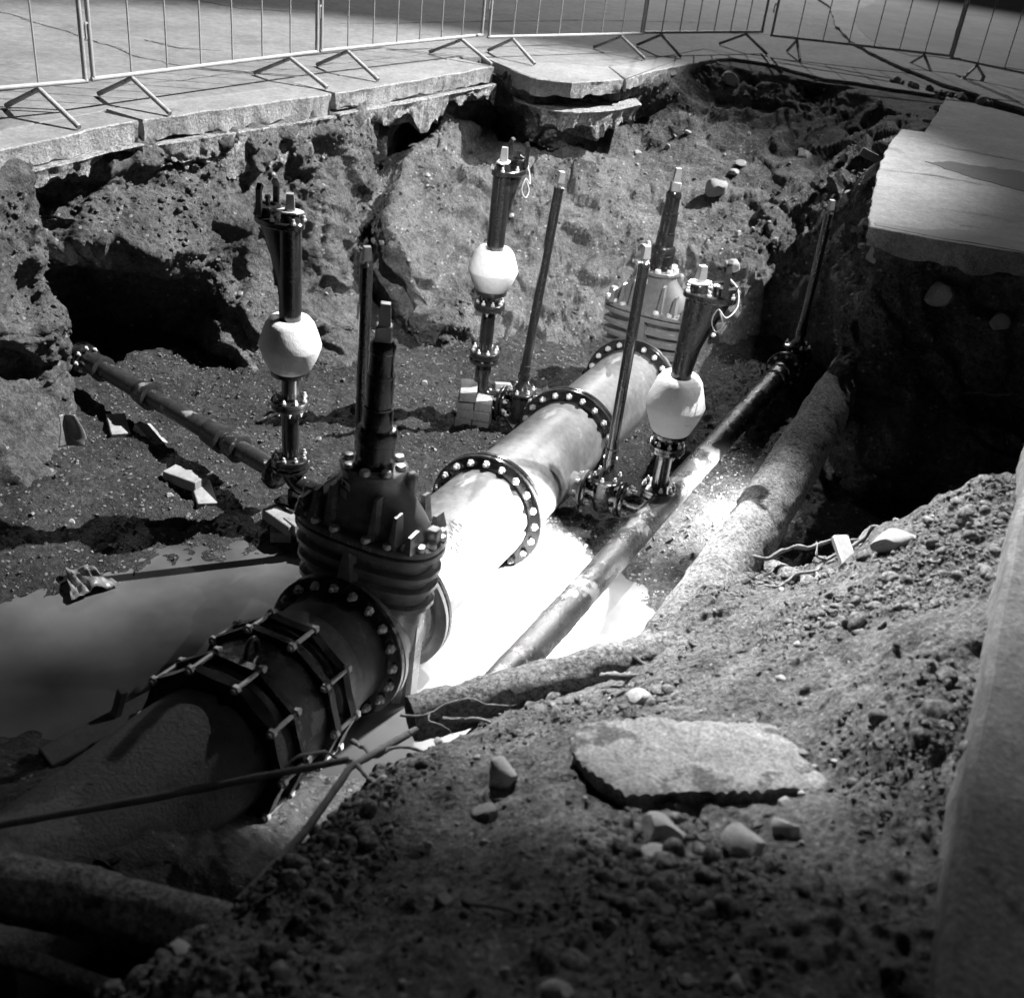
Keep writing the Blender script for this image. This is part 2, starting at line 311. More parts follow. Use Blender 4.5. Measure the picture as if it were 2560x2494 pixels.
STATIONS=[
 [(-3.9,2.6,-0.1),(-3.85,2.6,-0.4),(-3.8,2.6,-0.8),(-3.7,2.6,-1.1),(-3.55,2.6,-1.4),(-3.4,2.6,-1.6),(-3.1,2.6,-1.9)],
 [(-3.5,4.6,-0.1),(-3.45,4.6,-0.4),(-3.38,4.62,-0.8),(-3.3,4.65,-1.1),(-3.15,4.7,-1.35),(-2.9,4.7,-1.6),(-2.6,4.7,-1.9)],
 [(-3.22,5.5,-0.1),(-3.15,5.5,-0.4),(-3.1,5.52,-0.8),(-3,5.55,-1.05),(-2.98,5.5,-1.3),(-2.75,5.4,-1.6),(-2.45,5.3,-1.9)],
 [(-3.03,5.98,-0.1),(-2.95,5.98,-0.4),(-2.92,6,-0.8),(-2.82,6.02,-1.05),(-2.88,6,-1.25),(-2.75,5.9,-1.55),(-2.5,5.8,-1.9)],
 [(-3,6.35,-0.1),(-3.3,6.4,-0.4),(-3.5,6.45,-0.7),(-3.6,6.5,-1),(-3.5,6.5,-1.3),(-3.3,6.5,-1.6),(-3,6.4,-1.9)],
 [(-2.81,6.78,-0.22),(-2.89,6.65,-0.38),(-2.98,6.52,-0.56),(-3.11,6.42,-0.75),(-3.47,7.15,-1.18),(-3.58,7.5,-1.62),(-3.2,7.1,-1.9)],
 [(-2.67,7.02,-0.23),(-2.66,6.88,-0.42),(-2.64,6.72,-0.6),(-2.63,6.6,-0.78),(-2.9,7.3,-1.16),(-3.05,7.7,-1.63),(-2.85,7.5,-1.9)],
 [(-2.49,7.32,-0.23),(-2.46,7.16,-0.47),(-2.43,7,-0.67),(-2.41,6.88,-0.88),(-2.52,7.3,-1.14),(-2.55,7.6,-1.56),(-2.35,7.4,-1.9)],
 [(-2.31,7.65,-0.21),(-2.28,7.55,-0.46),(-2.27,7.45,-0.74),(-2.26,7.4,-1.02),(-2.26,7.42,-1.18),(-2.2,7.3,-1.37),(-1.95,7,-1.9)],
 [(-2.02,8.1,-0.2),(-2,8,-0.51),(-1.98,7.9,-0.81),(-1.95,7.8,-1.08),(-1.93,7.68,-1.24),(-1.88,7.5,-1.41),(-1.55,7.1,-1.9)],
 [(-1.72,8.55,-0.18),(-1.66,8.4,-0.48),(-1.6,8.2,-0.72),(-1.55,8.05,-0.95),(-1.51,7.95,-1.17),(-1.48,7.8,-1.4),(-1.15,7.4,-1.9)],
 [(-1.54,8.95,-0.19),(-1.49,8.95,-0.58),(-1.52,9,-1),(-1.58,9.2,-1.38),(-1.53,9.2,-1.71),(-1.38,8.8,-1.91),(-0.98,7.95,-1.9)],
 [(-1.3,9.6,-0.18),(-1.36,10.35,-0.6),(-1.29,9.6,-0.7),(-1.26,8.8,-0.88),(-1.23,8.3,-1.06),(-0.95,8.15,-1.43),(-0.55,7.75,-1.9)],
 [(-1.04,10,-0.13),(-1,9.95,-0.41),(-0.96,9.65,-0.67),(-0.88,9.15,-0.89),(-0.81,8.65,-1.15),(-0.67,8.3,-1.49),(-0.3,7.75,-1.9)],
 [(-0.66,10.55,-0.08),(-0.61,11.3,-0.59),(-0.58,11.2,-0.8),(-0.53,9.95,-0.76),(-0.45,9.4,-0.98),(-0.34,8.75,-1.26),(0,7.8,-1.9)],
 [(-0.12,10.35,-0.19),(-0.13,10.2,-0.32),(-0.12,10.4,-0.52),(-0.16,10.7,-0.7),(-0.11,9.85,-0.74),(-0.01,9.15,-1.03),(0.3,7.9,-1.9)],
 [(0.3,10.75,-0.25),(0.33,11.1,-0.48),(0.35,11,-0.65),(0.36,10.2,-0.73),(0.36,9.45,-0.97),(0.39,8.85,-1.27),(0.55,8.05,-1.9)],
 [(0.83,11.35,-0.07),(0.85,11.7,-0.5),(0.84,11.3,-0.66),(0.79,10.4,-0.76),(0.77,9.7,-1.02),(0.77,9.15,-1.29),(0.9,8.25,-1.9)],
 [(1.37,12.2,-0.03),(1.42,11.7,-0.31),(1.37,11,-0.57),(1.32,10.3,-0.79),(1.3,9.75,-1.01),(1.28,9.2,-1.24),(1.25,8.4,-1.9)],
 [(1.83,12.75,0),(1.9,11.9,-0.3),(1.89,10.95,-0.53),(1.84,10.2,-0.74),(1.78,9.6,-0.94),(1.73,9,-1.19),(1.6,8.4,-1.9)],
 [(2.54,12.4,-0.01),(2.53,11.7,-0.26),(2.44,10.7,-0.45),(2.31,9.9,-0.6),(2.16,9.3,-0.84),(2.06,8.95,-1.16),(1.95,8.6,-1.9)],
 [(3.1,12,-0),(2.98,11.2,-0.19),(2.71,10.1,-0.32),(2.48,9.3,-0.46),(2.33,8.8,-0.73),(2.25,8.4,-1.15),(2.4,8.1,-1.9)],
 [(3.69,11.6,0.03),(3.15,10.4,-0.12),(2.63,9,-0.17),(2.4,8.4,-0.29),(2.3,8.05,-0.57),(2.19,7.6,-0.92),(2.5,7.4,-1.9)],
 [(2.83,9.2,-0.19),(2.47,8.2,-0.14),(2.33,7.8,-0.25),(2.23,7.5,-0.49),(2.13,7.1,-0.74),(2.07,6.8,-0.97),(2.45,6.6,-1.9)],
 [(2.14,6.95,-0.19),(2.19,6.95,-0.31),(2.19,6.85,-0.52),(2.17,6.7,-0.77),(2.15,6.5,-1),(2.13,6.25,-1.22),(2.3,6.1,-1.9)],
 [(2.64,6.85,-0.2),(2.7,6.9,-0.37),(2.77,6.85,-0.61),(2.81,6.75,-0.85),(2.81,6.6,-1.07),(2.79,6.4,-1.27),(2.7,6.1,-1.9)],
 [(3.6,6.4,-0.2),(3.6,6.4,-0.5),(3.55,6.4,-0.8),(3.5,6.35,-1.1),(3.4,6.3,-1.35),(3.2,6.2,-1.6),(3,6,-1.9)],
]
BANK=[(-0.56,1.75,-0.62),(-0.69,1.59,-0.56),(-0.76,1.42,-0.5),(-0.5,1.94,-0.62),(-0.39,2.25,-0.75),(-0.35,2.55,-0.9),(-0.21,2.7,-0.95),(-0.02,2.95,-1),(0.19,3.12,-1),(0.12,1.32,-0.2),(0.59,1.33,-0.12),(0.9,1.36,-0.1),(-0.37,1.42,-0.4),(0.11,1.71,-0.34),(-0.25,1.73,-0.5),(0.67,1.72,-0.25),(0.95,2.06,-0.35),(1.19,2.31,-0.22),(1.38,2.64,-0.17),(0.4,2.98,-0.86),(0.63,3.25,-0.86),(0.99,3.29,-0.74),(1.38,3.29,-0.5),(1.65,3.42,-0.28),(1.53,3.95,-0.48),(1.87,3.85,-0.22),(0.51,3.37,-0.95),(0.66,3.61,-0.92),(0.86,3.91,-0.92),(1.04,4.21,-0.97),(1.3,4.42,-1.2),(1.14,3.93,-1),(1.38,4.01,-1),(1.49,4.18,-0.95),(1.52,3.96,-0.75),(0.96,3.54,-0.82),(-0.03,2.11,-0.6),(0.06,2.51,-0.75),(0.25,2.32,-0.53),(0.31,2.5,-0.59),(0.6,2.55,-0.58),(0.89,2.59,-0.57),(0.99,2.23,-0.46),(0.94,2.42,-0.52),(0.69,2.16,-0.48),(0.4,2.1,-0.49),(0.6,2.35,-0.56),(0.8,2.4,-0.55),(-1.3,1,-1.3),(-1.1,1.6,-1.8),(-1.4,2.2,-1.9),(-0.95,2.1,-1.85),(-0.75,2.4,-1.85),(-0.55,2.75,-1.9),(-0.35,3.2,-1.95),(0.05,3.5,-1.95),(0.3,3.85,-1.95),(0.52,4.15,-1.9),(0.68,4.45,-1.85),(0.95,4.75,-1.75),(1.25,5.1,-1.68),(1.6,5,-1.6),(2,5.2,-1.62),(2.5,5.2,-1.55),(2.6,4.4,-0.3),(1.2,1.2,-0.15),(2.2,2.5,-0.2),(2.6,3.5,-0.2),(0.2,0.6,-0.05),(1.5,0.6,-0.1),(-0.6,0.7,-0.15),(-1,0.8,-0.4)]
FENCE=[(-3.27,6.472,0.2),(-2.952,6.931,0.2),(-2.935,7.015,0.2),(-1.938,8.931,0.2),(-1.916,8.989,0.2),(-0.808,10.86,0.2),(-0.735,10.79,0.2),(0.756,12.329,0.2),(0.781,12.428,0.2),(2.236,13.783,0.2),(2.315,13.551,0.2),(4.419,13.684,0.2),(4.394,13.518,0.2),(5.025,12.94,0.2)]
RIM=[(-3.033,5.914,0),(-2.972,6.073,-0),(-2.877,6.33,0),(-2.76,6.662,0),(-2.637,6.934,0),(-2.626,6.953,0),(-2.192,7.663,0),(-1.715,8.45,0),(-1.697,8.479,0),(-1.178,9.409,0),(-0.644,10.492,0),(-0.543,10.478,0),(-0.394,10.325,0),(-0.24,10.121,0),(0.081,10.141,0),(0.333,10.396,0),(0.56,10.658,0),(0.898,11.392,0),(1.268,12.059,0),(1.674,12.742,0),(1.823,12.884,0),(2.215,12.823,0),(2.509,12.459,0),(2.722,12.213,-0),(3.103,12.213,-0),(3.458,12.102,0),(3.839,12.037,-0)]
RSLAB=[(3.972,12.034,0),(3.583,10.969,0),(3.155,9.847,0),(3.06,9.841,0),(2.945,9.841,0),(2.732,9.305,0),(2.525,8.68,0),(2.365,8.16,0),(2.259,7.789,0),(2.172,7.481,0),(2.044,6.985,0),(1.972,6.723,0),(1.927,6.543,0),(2.35,6.419,-0),(2.803,6.353,-0)]
ROADLINE=[(4.23,20.076,0),(3.761,17.133,0),(3.624,15.297,-0),(3.699,14.394,0),(3.805,13.614,0),(3.923,13.079,0),(4.012,12.615,0),(4.157,12.335,0),(4.304,11.984,0),(4.577,11.453,0)]
ASPH=[(5.486,21.869,0),(4.65,19.67,0),(4.276,18.057,0),(4.006,16.129,0),(4.033,15.077,0),(4.213,14.57,0),(4.57,14.78,0),(5.641,14.51,0)]
KERB=[(0.876,1.276,0),(1.051,1.716,0),(1.267,2.235,0),(1.484,2.733,-0),(1.74,3.316,0)]
LINE1=[(-2.787,7.083,0),(-1.772,9.201,0)]
STUB0=(1.17,4.48,-1.14)
STUB1=(1.52,3.92,-0.97)

# ================================================================ the pit: walls, floor, bank
def grid_faces(n, m):
    a = (np.arange(n - 1)[:, None] * m + np.arange(m - 1)[None, :]).ravel()
    return np.stack([a, a + m, a + m + 1, a + 1], 1).tolist()
def grid_normals(G):
    du = np.gradient(G, axis=0); dv = np.gradient(G, axis=1); n = np.cross(du, dv); n /= np.linalg.norm(n, axis=2, keepdims=True) + 1e-9
    return n
def cat_rows(A, n):
    """Catmull-Rom resampling of array A (k, ...) to n samples, spaced by mean length"""
    k = len(A); seg = np.linalg.norm(np.diff(A, axis=0), axis=-1); seg = seg.reshape(k - 1, -1).mean(1); cum = np.concatenate([[0], np.cumsum(seg)])
    s = np.linspace(0, cum[-1], n); i = np.clip(np.searchsorted(cum, s, 'right') - 1, 0, k - 2); t = ((s - cum[i]) / seg[i]).reshape((-1,) + (1,) * (A.ndim - 1))
    P = np.concatenate([[2 * A[0] - A[1]], A, [2 * A[-1] - A[-2]]])
    p0, p1, p2, p3 = P[i], P[i + 1], P[i + 2], P[i + 3]
    return .5 * (2 * p1 + (p2 - p0) * t + (2 * p0 - 5 * p1 + 4 * p2 - p3) * t * t + (3 * p1 - p0 - 3 * p2 + p3) * t ** 3)
ST = np.array(STATIONS)
out = ST[:, 0, :2] - np.array([[.3, 6.6]]); out /= np.linalg.norm(out, axis=1, keepdims=True)
pre = np.concatenate([ST[:, 0, :2] + out * .7, np.minimum(ST[:, 0, 2:3] + .08, -.12)], 1)
ST = np.concatenate([pre[:, None], ST], 1)
G = cat_rows(ST, 1250); G = np.transpose(cat_rows(np.transpose(G, (1, 0, 2)), 200), (1, 0, 2))
nu, nv = G.shape[:2]
Nn = grid_normals(G); P = G.reshape(-1, 3); NN = Nn.reshape(-1, 3)
if (NN[(nu // 2) * nv + nv // 2] @ np.array([0, -1, .3])) < 0: NN = -NN
Q = P + .18 * np.stack([vnoise(P * 2.3, 91), vnoise(P * 2.3, 92), vnoise(P * 2.3, 93)], 1)
f1, f2, cid = cells(Q, 2.6, 5)
g1, g2, gid = cells(Q + 3, 7.5, 15)
h1, h2, hid = cells(Q + 7, 17, 25)
rgh = .12 + .75 * np.clip(fbm(P, 1.1, 3, seed=57) * 3 + .45, 0, 1)
hol = np.clip((-.18 - fbm(P * np.array([1, 1, 1.3]), 1.9, 3, seed=51)) * 5, 0, 1)
disp = .10 * fbm(P, 1.5, 3, seed=1) +   .035 * ridged(P, 2.6, 4, gain=.5, seed=11) + .15 * (cid - .5) * np.clip((f2 - f1) * 9, 0, 1) \
     + rgh * (.055 * (gid - .5) * np.clip((g2 - g1) * 4, 0, 1) + .026 * (hid - .5) * np.clip((h2 - h1) * 4, 0, 1)) - .03 * hol \
     + .010 * ridged(P, 13, 4, gain=.65, seed=31) + .013 * fbm(P, 34, 3, gain=.75, seed=41)
fade = np.clip((P[:, 2] + 2.0) / .3, .3, 1)
P = P + NN * (disp * fade)[:, None]
P[:, 2] = np.minimum(P[:, 2], -.035)
WALL = P.copy(); WALLN = NN
pit_wall = tag(mesh_obj('pit_wall', P, grid_faces(nu, nv), 'wall_soil', None, True, 75), 'rough earth side of the excavation', kind='structure')

def rbf(ctrl, X, chunk=60000):
    C = np.array(ctrl, float); D = np.linalg.norm(C[:, None, :2] - C[None, :, :2], axis=2); n = len(C)
    A = np.zeros((n + 1, n + 1)); A[:n, :n] = D - np.eye(n) * .03; A[:n, n] = 1; A[n, :n] = 1
    w = np.linalg.solve(A, np.concatenate([C[:, 2], [0]])); r = np.empty(len(X))
    for i in range(0, len(X), chunk):
        x = X[i:i + chunk]; r[i:i + chunk] = np.linalg.norm(x[:, None] - C[None, :, :2], axis=2) @ w[:n] + w[n]
    return r
FLOOR = [(-2.1,4.9,-1.73),(-3,5.5,-1.62),(-3.2,6.6,-1.72),(-2.4,7.2,-1.76),(-1.6,7,-1.74),(-1,7,-1.72),(-.3,7.1,-1.74),(-.2,7.8,-1.7),(.5,8.3,-1.7),(1.5,8.4,-1.62),(2.0,7.2,-1.6),
 (1.5,6.4,-1.62),(.9,5.95,-1.70),(.45,5.75,-1.72),(.35,5.35,-1.745),(.65,5.0,-1.82),(.2,4.8,-1.88),(-.5,4.9,-1.85),(-.85,5.35,-1.75),(-1.2,5.1,-1.755),(-1.3,4.7,-1.81),(-1.9,4.62,-1.79),(-2.5,4.3,-1.76),(-3.2,4.0,-1.6),
 (-1.5,3.5,-1.9),(-2.4,3.4,-1.85),(-2.0,3.0,-1.58),(-1.62,2.85,-1.45),(-1.25,2.5,-1.02),(-.95,2.35,-1.15),(-.8,2.2,-1.3),(-2.4,2.6,-1.45),(-1.05,2.1,-1.1),(0,4,-2.0),(.6,4.2,-1.95),(1.25,5.2,-1.64),(1.5,5.6,-1.58),(1.9,6.2,-1.55),(2.6,6.0,-1.7),(3.2,5.6,-1.7),(-1.6,2.25,-1.1),(-.55,2.7,-1.62),(-.3,3.15,-1.74),(1.1,4.6,-1.75),(2.2,5.2,-1.7),(-.35,6.2,-1.72),(.2,6.6,-1.74)]
def heightfield(ctrl, x0, x1, y0, y1, step):
    xs = np.arange(x0, x1, step); ys = np.arange(y0, y1, step); X, Y = np.meshgrid(xs, ys, indexing='ij')
    z = rbf(ctrl, np.stack([X.ravel(), Y.ravel()], 1)); return np.stack([X.ravel(), Y.ravel(), z], 1), len(xs), len(ys)
F_, fn, fm = heightfield(FLOOR, -4.0, 3.4, 2.2, 9.0, .018)
fl = F_ * np.array([1, 1, 0])
q1, q2, qid = cells(fl + .05 * np.stack([vnoise(fl * 5, 71), vnoise(fl * 5, 72), vnoise(fl * 0, 73)], 1), 11, 55)
F_[:, 2] += .035 * fbm(fl, 2.2, 4, seed=61) + .022 * ridged(fl, 6, 4, seed=65) + .036 * (qid - .4) * np.clip((q2 - q1) * 3, 0, 1) * np.clip(fbm(fl, 1.5, 2, seed=77) * 4 + .6, .15, 1) + .016 * ridged(fl, 15, 3, gain=.6, seed=67) + .012 * fbm(fl, 28, 3, gain=.75, seed=68)
PITFLOOR = F_
pit_floor = tag(mesh_obj('pit_floor', F_, grid_faces(fn, fm), 'floor_soil', None, True, 75), 'muddy floor of the excavation', kind='structure')

B_, bn, bm_ = heightfield(BANK, -1.4, 2.5, .9, 5.25, .0095)
bl = B_ * np.array([1, 1, 0])
e1, e2, eid = cells(bl + .02 * np.stack([vnoise(bl * 9, 23), vnoise(bl * 9, 24), vnoise(bl * 0, 73)], 1), 15, 175); k1, k2, kid = cells(bl, 42, 185)
b1, b2, bid = cells(bl + .03 * np.stack([vnoise(bl * 7, 21), vnoise(bl * 7, 22), vnoise(bl * 0, 73)], 1), 9, 155)
c1, c2, c3 = cells(bl, 24, 165)
rough = .5 + .5 * np.clip(fbm(bl, 1.6, 2, seed=88) * 2 + .4, 0, 1)
B_[:, 2] += .05 * fbm(bl, 2.0, 4, seed=161) + rough * (.020 * ridged(bl, 7, 4, seed=165) + .046 * (bid - .4) * np.clip((b2 - b1) * 2.5, 0, 1) + .026 * (c3 - .4) * np.clip((c2 - c1) * 2.5, 0, 1) + .010 * ridged(bl, 22, 3, gain=.7, seed=175)) + .4 * (.2 + rough) * (.05 * (eid - .4) * np.clip((e2 - e1) * 3, 0, 1) + .020 * (kid - .4) * np.clip((k2 - k1) * 3, 0, 1)) + .009 * fbm(bl, 40, 3, gain=.75, seed=168)
BANKV = B_
soil_bank = tag(mesh_obj('soil_bank', B_, grid_faces(bn, bm_), 'bank_soil', None, True, 75), 'loose soil bank in the foreground', kind='structure')
def ground_z(x, y, V=None):
    V = BANKV if V is None else V
    i = np.argmin((V[:, 0] - x) ** 2 + (V[:, 1] - y) ** 2); return float(V[i, 2])
# muddy water standing in the pit
nx = 70; xs = np.linspace(-3.4, 1.3, nx); ys = np.linspace(2.2, 5.7, nx); X, Y = np.meshgrid(xs, ys, indexing='ij')
W = np.stack([X.ravel(), Y.ravel(), np.full(nx * nx, -1.765)], 1)
W[:, 2] += .003 * fbm(W * np.array([1, 1, 0]), 3, 2, seed=3)
tag(mesh_obj('water', W, grid_faces(nx, nx), 'water'), 'milky muddy water pooled round the pipes', kind='structure')

# ================================================================ pavement round the pit
def dense(poly, step=.03, jit=.012, seed=0):
    P = np.array(poly, float)[:, :2]; o = []
    for a, b in zip(P[:-1], P[1:]):
        k = max(1, int(np.linalg.norm(b - a) / step)); o += [a + (b - a) * i / k for i in range(k)]
    o.append(P[-1]); o = np.array(o); q = np.concatenate([o, np.zeros((len(o), 1))], 1)
    o += jit * np.stack([fbm(q, 5, 4, gain=.7, seed=seed), fbm(q + 50, 5, 4, gain=.7, seed=seed)], 1)
    return o
def slab(name, poly, ztop, thick, mat, edge_mat=None, rough=0., parent=None, seed=0, bevel=.006, ragged=0.):
    """a slab from an outline; its sides are subdivided and roughened when rough is set"""
    P = np.array(poly)[:, :2]; area = .5 * np.sum(P[:, 0] * np.roll(P[:, 1], -1) - np.roll(P[:, 0], -1) * P[:, 1])
    if area < 0: P = P[::-1]
    n = len(P); k = 7 if rough else 1
    d = np.roll(P, -1, 0) - np.roll(P, 1, 0); nn = np.stack([d[:, 1], -d[:, 0]], 1); nn /= np.linalg.norm(nn, axis=1, keepdims=True) + 1e-9
    rows = [np.concatenate([P - nn * bevel, np.full((n, 1), ztop)], 1)]
    for j in range(k + 1):
        z = ztop - bevel - (thick - bevel) * j / k; R = np.concatenate([P, np.full((n, 1), z)], 1)
        if rough:
            R[:, :2] -= nn * (rough * (.5 + .9 * fbm(R, 7, 4, gain=.7, seed=seed)) * (j / k) ** .7)[:, None]
            R[:, 2] += (rough if j == k else 0) * fbm(R * np.array([1, 1, 0]), 5, 3, seed=seed + 5) + ragged * (j / k) * np.clip(1.4 * fbm(R * np.array([1, 1, 0]), 2.4, 4, gain=.6, seed=seed + 6) - .12, -.8, .35)
        rows.append(R)
    V = np.concatenate(rows); F = [tuple(range(n))]
    for j in range(len(rows) - 1):
        F += [(j * n + i, (j + 1) * n + i, (j + 1) * n + (i + 1) % n, j * n + (i + 1) % n) for i in range(n)]
    F.append(tuple((len(rows) - 1) * n + i for i in range(n - 1, -1, -1)))
    o = mesh_obj(name, V, F, mat, parent, True, 30)
    if edge_mat:
        o.data.materials.append(MT[edge_mat])
        for p in o.data.polygons:
            if 0 < p.index < len(o.data.polygons) - 1: p.material_index = 1
    return o
R2 = [np.array(p[:2]) for p in RIM]
left_ext = [np.array((-4.3, 2.5)), np.array((-3.55, 4.7))]
segs = [(left_ext + R2[0:5], .30), (R2[5:8], .34), (R2[8:11], .42), (R2[11:17], .55), (R2[16:21], .5), (R2[20:27], .35)]
pavement = tag(thing('pavement', None, None), 'pale concrete pavement beyond the barriers', kind='structure')
back = []
for si, (rim, off) in enumerate(segs):
    rim = np.array(rim); d = rim[-1] - rim[0]; d /= np.linalg.norm(d); nrm = np.array([-d[1], d[0]])
    if si >= 3: nrm = np.array([-.35, .94]) if si < 5 else np.array([.25, .97])
    if si == 3: rim = rim.copy(); rim[0] += (.05, 0)
    if si == 4: rim = rim.copy(); rim[0] += (.012, .012)
    bk0, bk1 = rim[0] + nrm * off, rim[-1] + nrm * off
    if si == 3: bk0 = np.array((-.80, 10.95)); bk1 = np.array((.42, 11.25))
    if si == 4: bk0 = np.array((.43, 11.26)); bk1 = np.array((1.55, 13.3))
    if si == 5: bk0 = np.array((1.56, 13.31)); bk1 = np.array((4.0, 12.35))
    if si == 0: bk0 = np.array((-4.8, 2.5))
    back += [bk0, bk1]
    thick = [.13, .15, .14, .13, .11, .07][si]
    pol = np.concatenate([dense(rim, .02, .035 if si > 2 else .03, si), [bk1, bk0]])
    slab('paving_slab', pol, 0, thick, 'slab', 'slab_edge', .035, pavement, si, .008, .03)
    # lean concrete bed under the slab, broken off unevenly
    if si in (0, 1, 2):
        inset = dense(rim, .025, .03, si + 20); c = np.mean(inset, 0); inset = inset - nrm * .05
        lo = [.05, .19, .13, .09][si]
        pol = np.concatenate([inset, [bk1 + nrm * .05, bk0 + nrm * .05]])
        slab('bed_layer', pol, -thick - .008, lo, 'lean_concrete', None, .07, pavement, si + 30, .006, .22)
bk = [back[0]] + [b for b in back[1:]]
far = [(4.02, 12.42), (4.25, 12.25), (4.62, 11.5), (8.2, 4.8), (45, 4.8), (45, 60), (-45, 60), (-45, 2.5)]
main = [tuple(b + np.array((-.004, .012))) for b in bk] + far
slab('paving_field', np.array(main), 0, .12, 'pavement', None, 0, pavement)
# pale bed that sticks out under the projecting slab
pol = np.concatenate([dense([(-.42, 10.36), (-.16, 10.14), (.15, 10.16), (.45, 10.42), (.78, 10.95)], .025, .03, 70), [(.7, 11.4), (-.5, 10.9)]])
slab('bed_layer', pol, -.25, .10, 'lean_concrete', None, .14, pavement, 72, .006, .2)
# raised roadway on the right behind the step, with a pale kerb band and darker asphalt
RL = np.array(ROADLINE)[:, :2]
road_poly = np.concatenate([dense(RL + np.array([.05, .02]), .05, .03, 44), [(8.3, 5.3), (46, 5.3), (46, 61), (4.6, 61)]])
road = tag(slab('road', road_poly, .045, .042, 'slab', 'slab_edge', .02, None, 45), 'raised roadway behind the broken step at right', kind='structure')
AS = np.array(ASPH)[:, :2]
tag(slab('asphalt_surface', np.concatenate([dense(AS[:6], .1, .04, 46), AS[6:], [(12, 13), (46, 10), (46, 60.5), (9, 60.5)]]), .052, .006, 'asphalt', None, 0, road, 47), None)
# the big slab at the right that overhangs the pit
RSp = np.array(RSLAB)[:, :2]
right_pavement = tag(slab('right_pavement', np.concatenate([dense(RSp, .025, .016, 50), [(5.6, 6.0), (7.9, 4.3), (8.0, 4.9), (4.48, 11.4)]]), 0, .13, 'slab', 'slab_edge', .05, None, 51, .006, .03), 'broken concrete slab overhanging the right of the pit', kind='structure')
st_ = dense([(2.83, 8.62), (3.05, 8.72), (3.5, 8.70), (4.0, 8.5), (4.6, 8.1), (4.5, 7.7), (3.9, 7.72), (3.4, 7.95), (3.0, 8.3), (2.83, 8.62)], .04, .10, 57)[:-1]
slab('stain', st_, .003, .0025, 'damp_stain', None, 0, right_pavement)
slab('mud_smear', dense([(1.99, 6.64), (2.3, 6.62), (2.5, 6.72), (2.9, 6.58), (3.4, 6.55), (3.4, 6.36), (2.83, 6.385), (2.36, 6.455), (1.98, 6.57), (1.99, 6.64)], .03, .02, 58)[:-1], .003, .0025, 'asphalt', None, 0, right_pavement)
slab('soil_trench', [(3.7, 12.3), (3.9, 11.8), (4.6, 10.6), (8, 4.2), (8.5, 4.8), (4.7, 11.5), (4.1, 12.6)], -.10, .05, 'bank_soil', None, 0, right_pavement)
KP = np.array(KERB)[:, :2]
kp = np.concatenate([[(.40, .10)], KP, [(2.12, 4.2), (3.0, 5.1), (4.6, 5.3), (9, 4.0), (9, -3), (.1, -3)]])
kp = np.concatenate([dense(kp[:8], .03, .012, 60), kp[8:]])
tag(slab('foreground_pavement', kp, 0.0, .24, 'kerb', 'kerb', .02, None, 61, .018), 'weathered concrete paving edge at the lower right', kind='structure')

# cracks in the pavement
def crack(pts, w, parent, z, seed):
    c = dense(np.array(pts), .05, .07, seed); n = len(c); d = np.gradient(c, axis=0); nn = np.stack([-d[:, 1], d[:, 0]], 1); nn /= np.linalg.norm(nn, axis=1, keepdims=True)
    ww = w * (.35 + .9 * np.abs(vnoise(np.concatenate([c * 5, np.zeros((n, 1))], 1), seed)))[:, None] * np.sin(np.linspace(.05, PI - .05, n))[:, None] ** .5
    V = np.concatenate([np.concatenate([c + nn * ww, np.full((n, 1), z)], 1), np.concatenate([c - nn * ww, np.full((n, 1), z)], 1)])
    mesh_obj('crack', V, [(i, i + 1, n + i + 1, n + i) for i in range(n - 1)], 'bank_soil', parent, False)
for k, (pts, w) in enumerate((([(-5.2, 10.3), (-4.2, 9.6), (-3.3, 8.9), (-2.85, 8.75)], .02), ([(-3.6, 9.7), (-3.2, 9.5), (-2.9, 9.6)], .025), ([(-4.4, 12.4), (-3.4, 12.1), (-2.6, 12.5)], .02), ([(-2.6, 11.6), (-1.4, 12.9), (.2, 14.6), (2.0, 16.0)], .015),
                              ([(-3.2, 7.6), (-2.6, 8.6), (-2.0, 9.5), (-1.1, 11.0)], .006), ([(.4, 13.6), (1.6, 14.8), (3.0, 15.6)], .02), ([(2.3, 12.95), (2.9, 12.75), (3.6, 12.5)], .05), ([(2.2, 13.3), (3.0, 13.0), (3.8, 12.7)], .03))):
    crack(pts, w, pavement, .004, 300 + k)
for k, (pts, w) in enumerate((([(2.35, 8.12), (2.75, 8.15), (3.2, 8.0)], .01), ([(3.0, 9.4), (3.6, 9.1), (4.4, 8.6)], .012), ([(2.5, 7.2), (3.0, 7.1), (3.8, 6.8)], .006))): crack(pts, w, right_pavement, .006, 320 + k)

# ================================================================ the DN 500 main
AX0 = np.array([-.695, 3.80]); AXD = np.array([.3726, .9280]); AXN = np.array([.9280, -.3726]); ROTZ = -math.atan2(.3726, .9280); TILT = -.046
def az(s): return -1.43 - (.046 if s > 0 else .11) * s
def AP(s, o=0.): p = AX0 + AXD * s + AXN * o; return (p[0], p[1], az(s))
HL = (-1.261, 5.240); HC = (-.307, 6.868); HR = (.840, 5.497)
def sn(p): q = np.array(p[:2]) - AX0; return float(q @ AXD), float(q @ AXN)
SL, NL = sn(HL); SC, NC = sn(HC); SR, NR = sn(HR)
def on_axis(name, label, cat, s, group=None): return thing(name, label, cat, AP(s), (TILT if s > 0 else -.11, 0, ROTZ), group)
_b = MB(); _b.hexa(.021, .020, T(0, 0, .0)); _b.lathe([(.011, .018), (.011, .038), (.009, .04)], 8)
BOLT = _b.build('bolt', 'bolt', None, True, 30); BOLT_ME = BOLT.data; bpy.data.objects.remove(BOLT)
_b = MB(); _b.hexa(.013, .013); _b.lathe([(.007, .012), (.007, .026), (.006, .028)], 8)
SBOLT = _b.build('bolt', 'bolt', None, True, 30); SBOLT_ME = SBOLT.data; bpy.data.objects.remove(SBOLT)
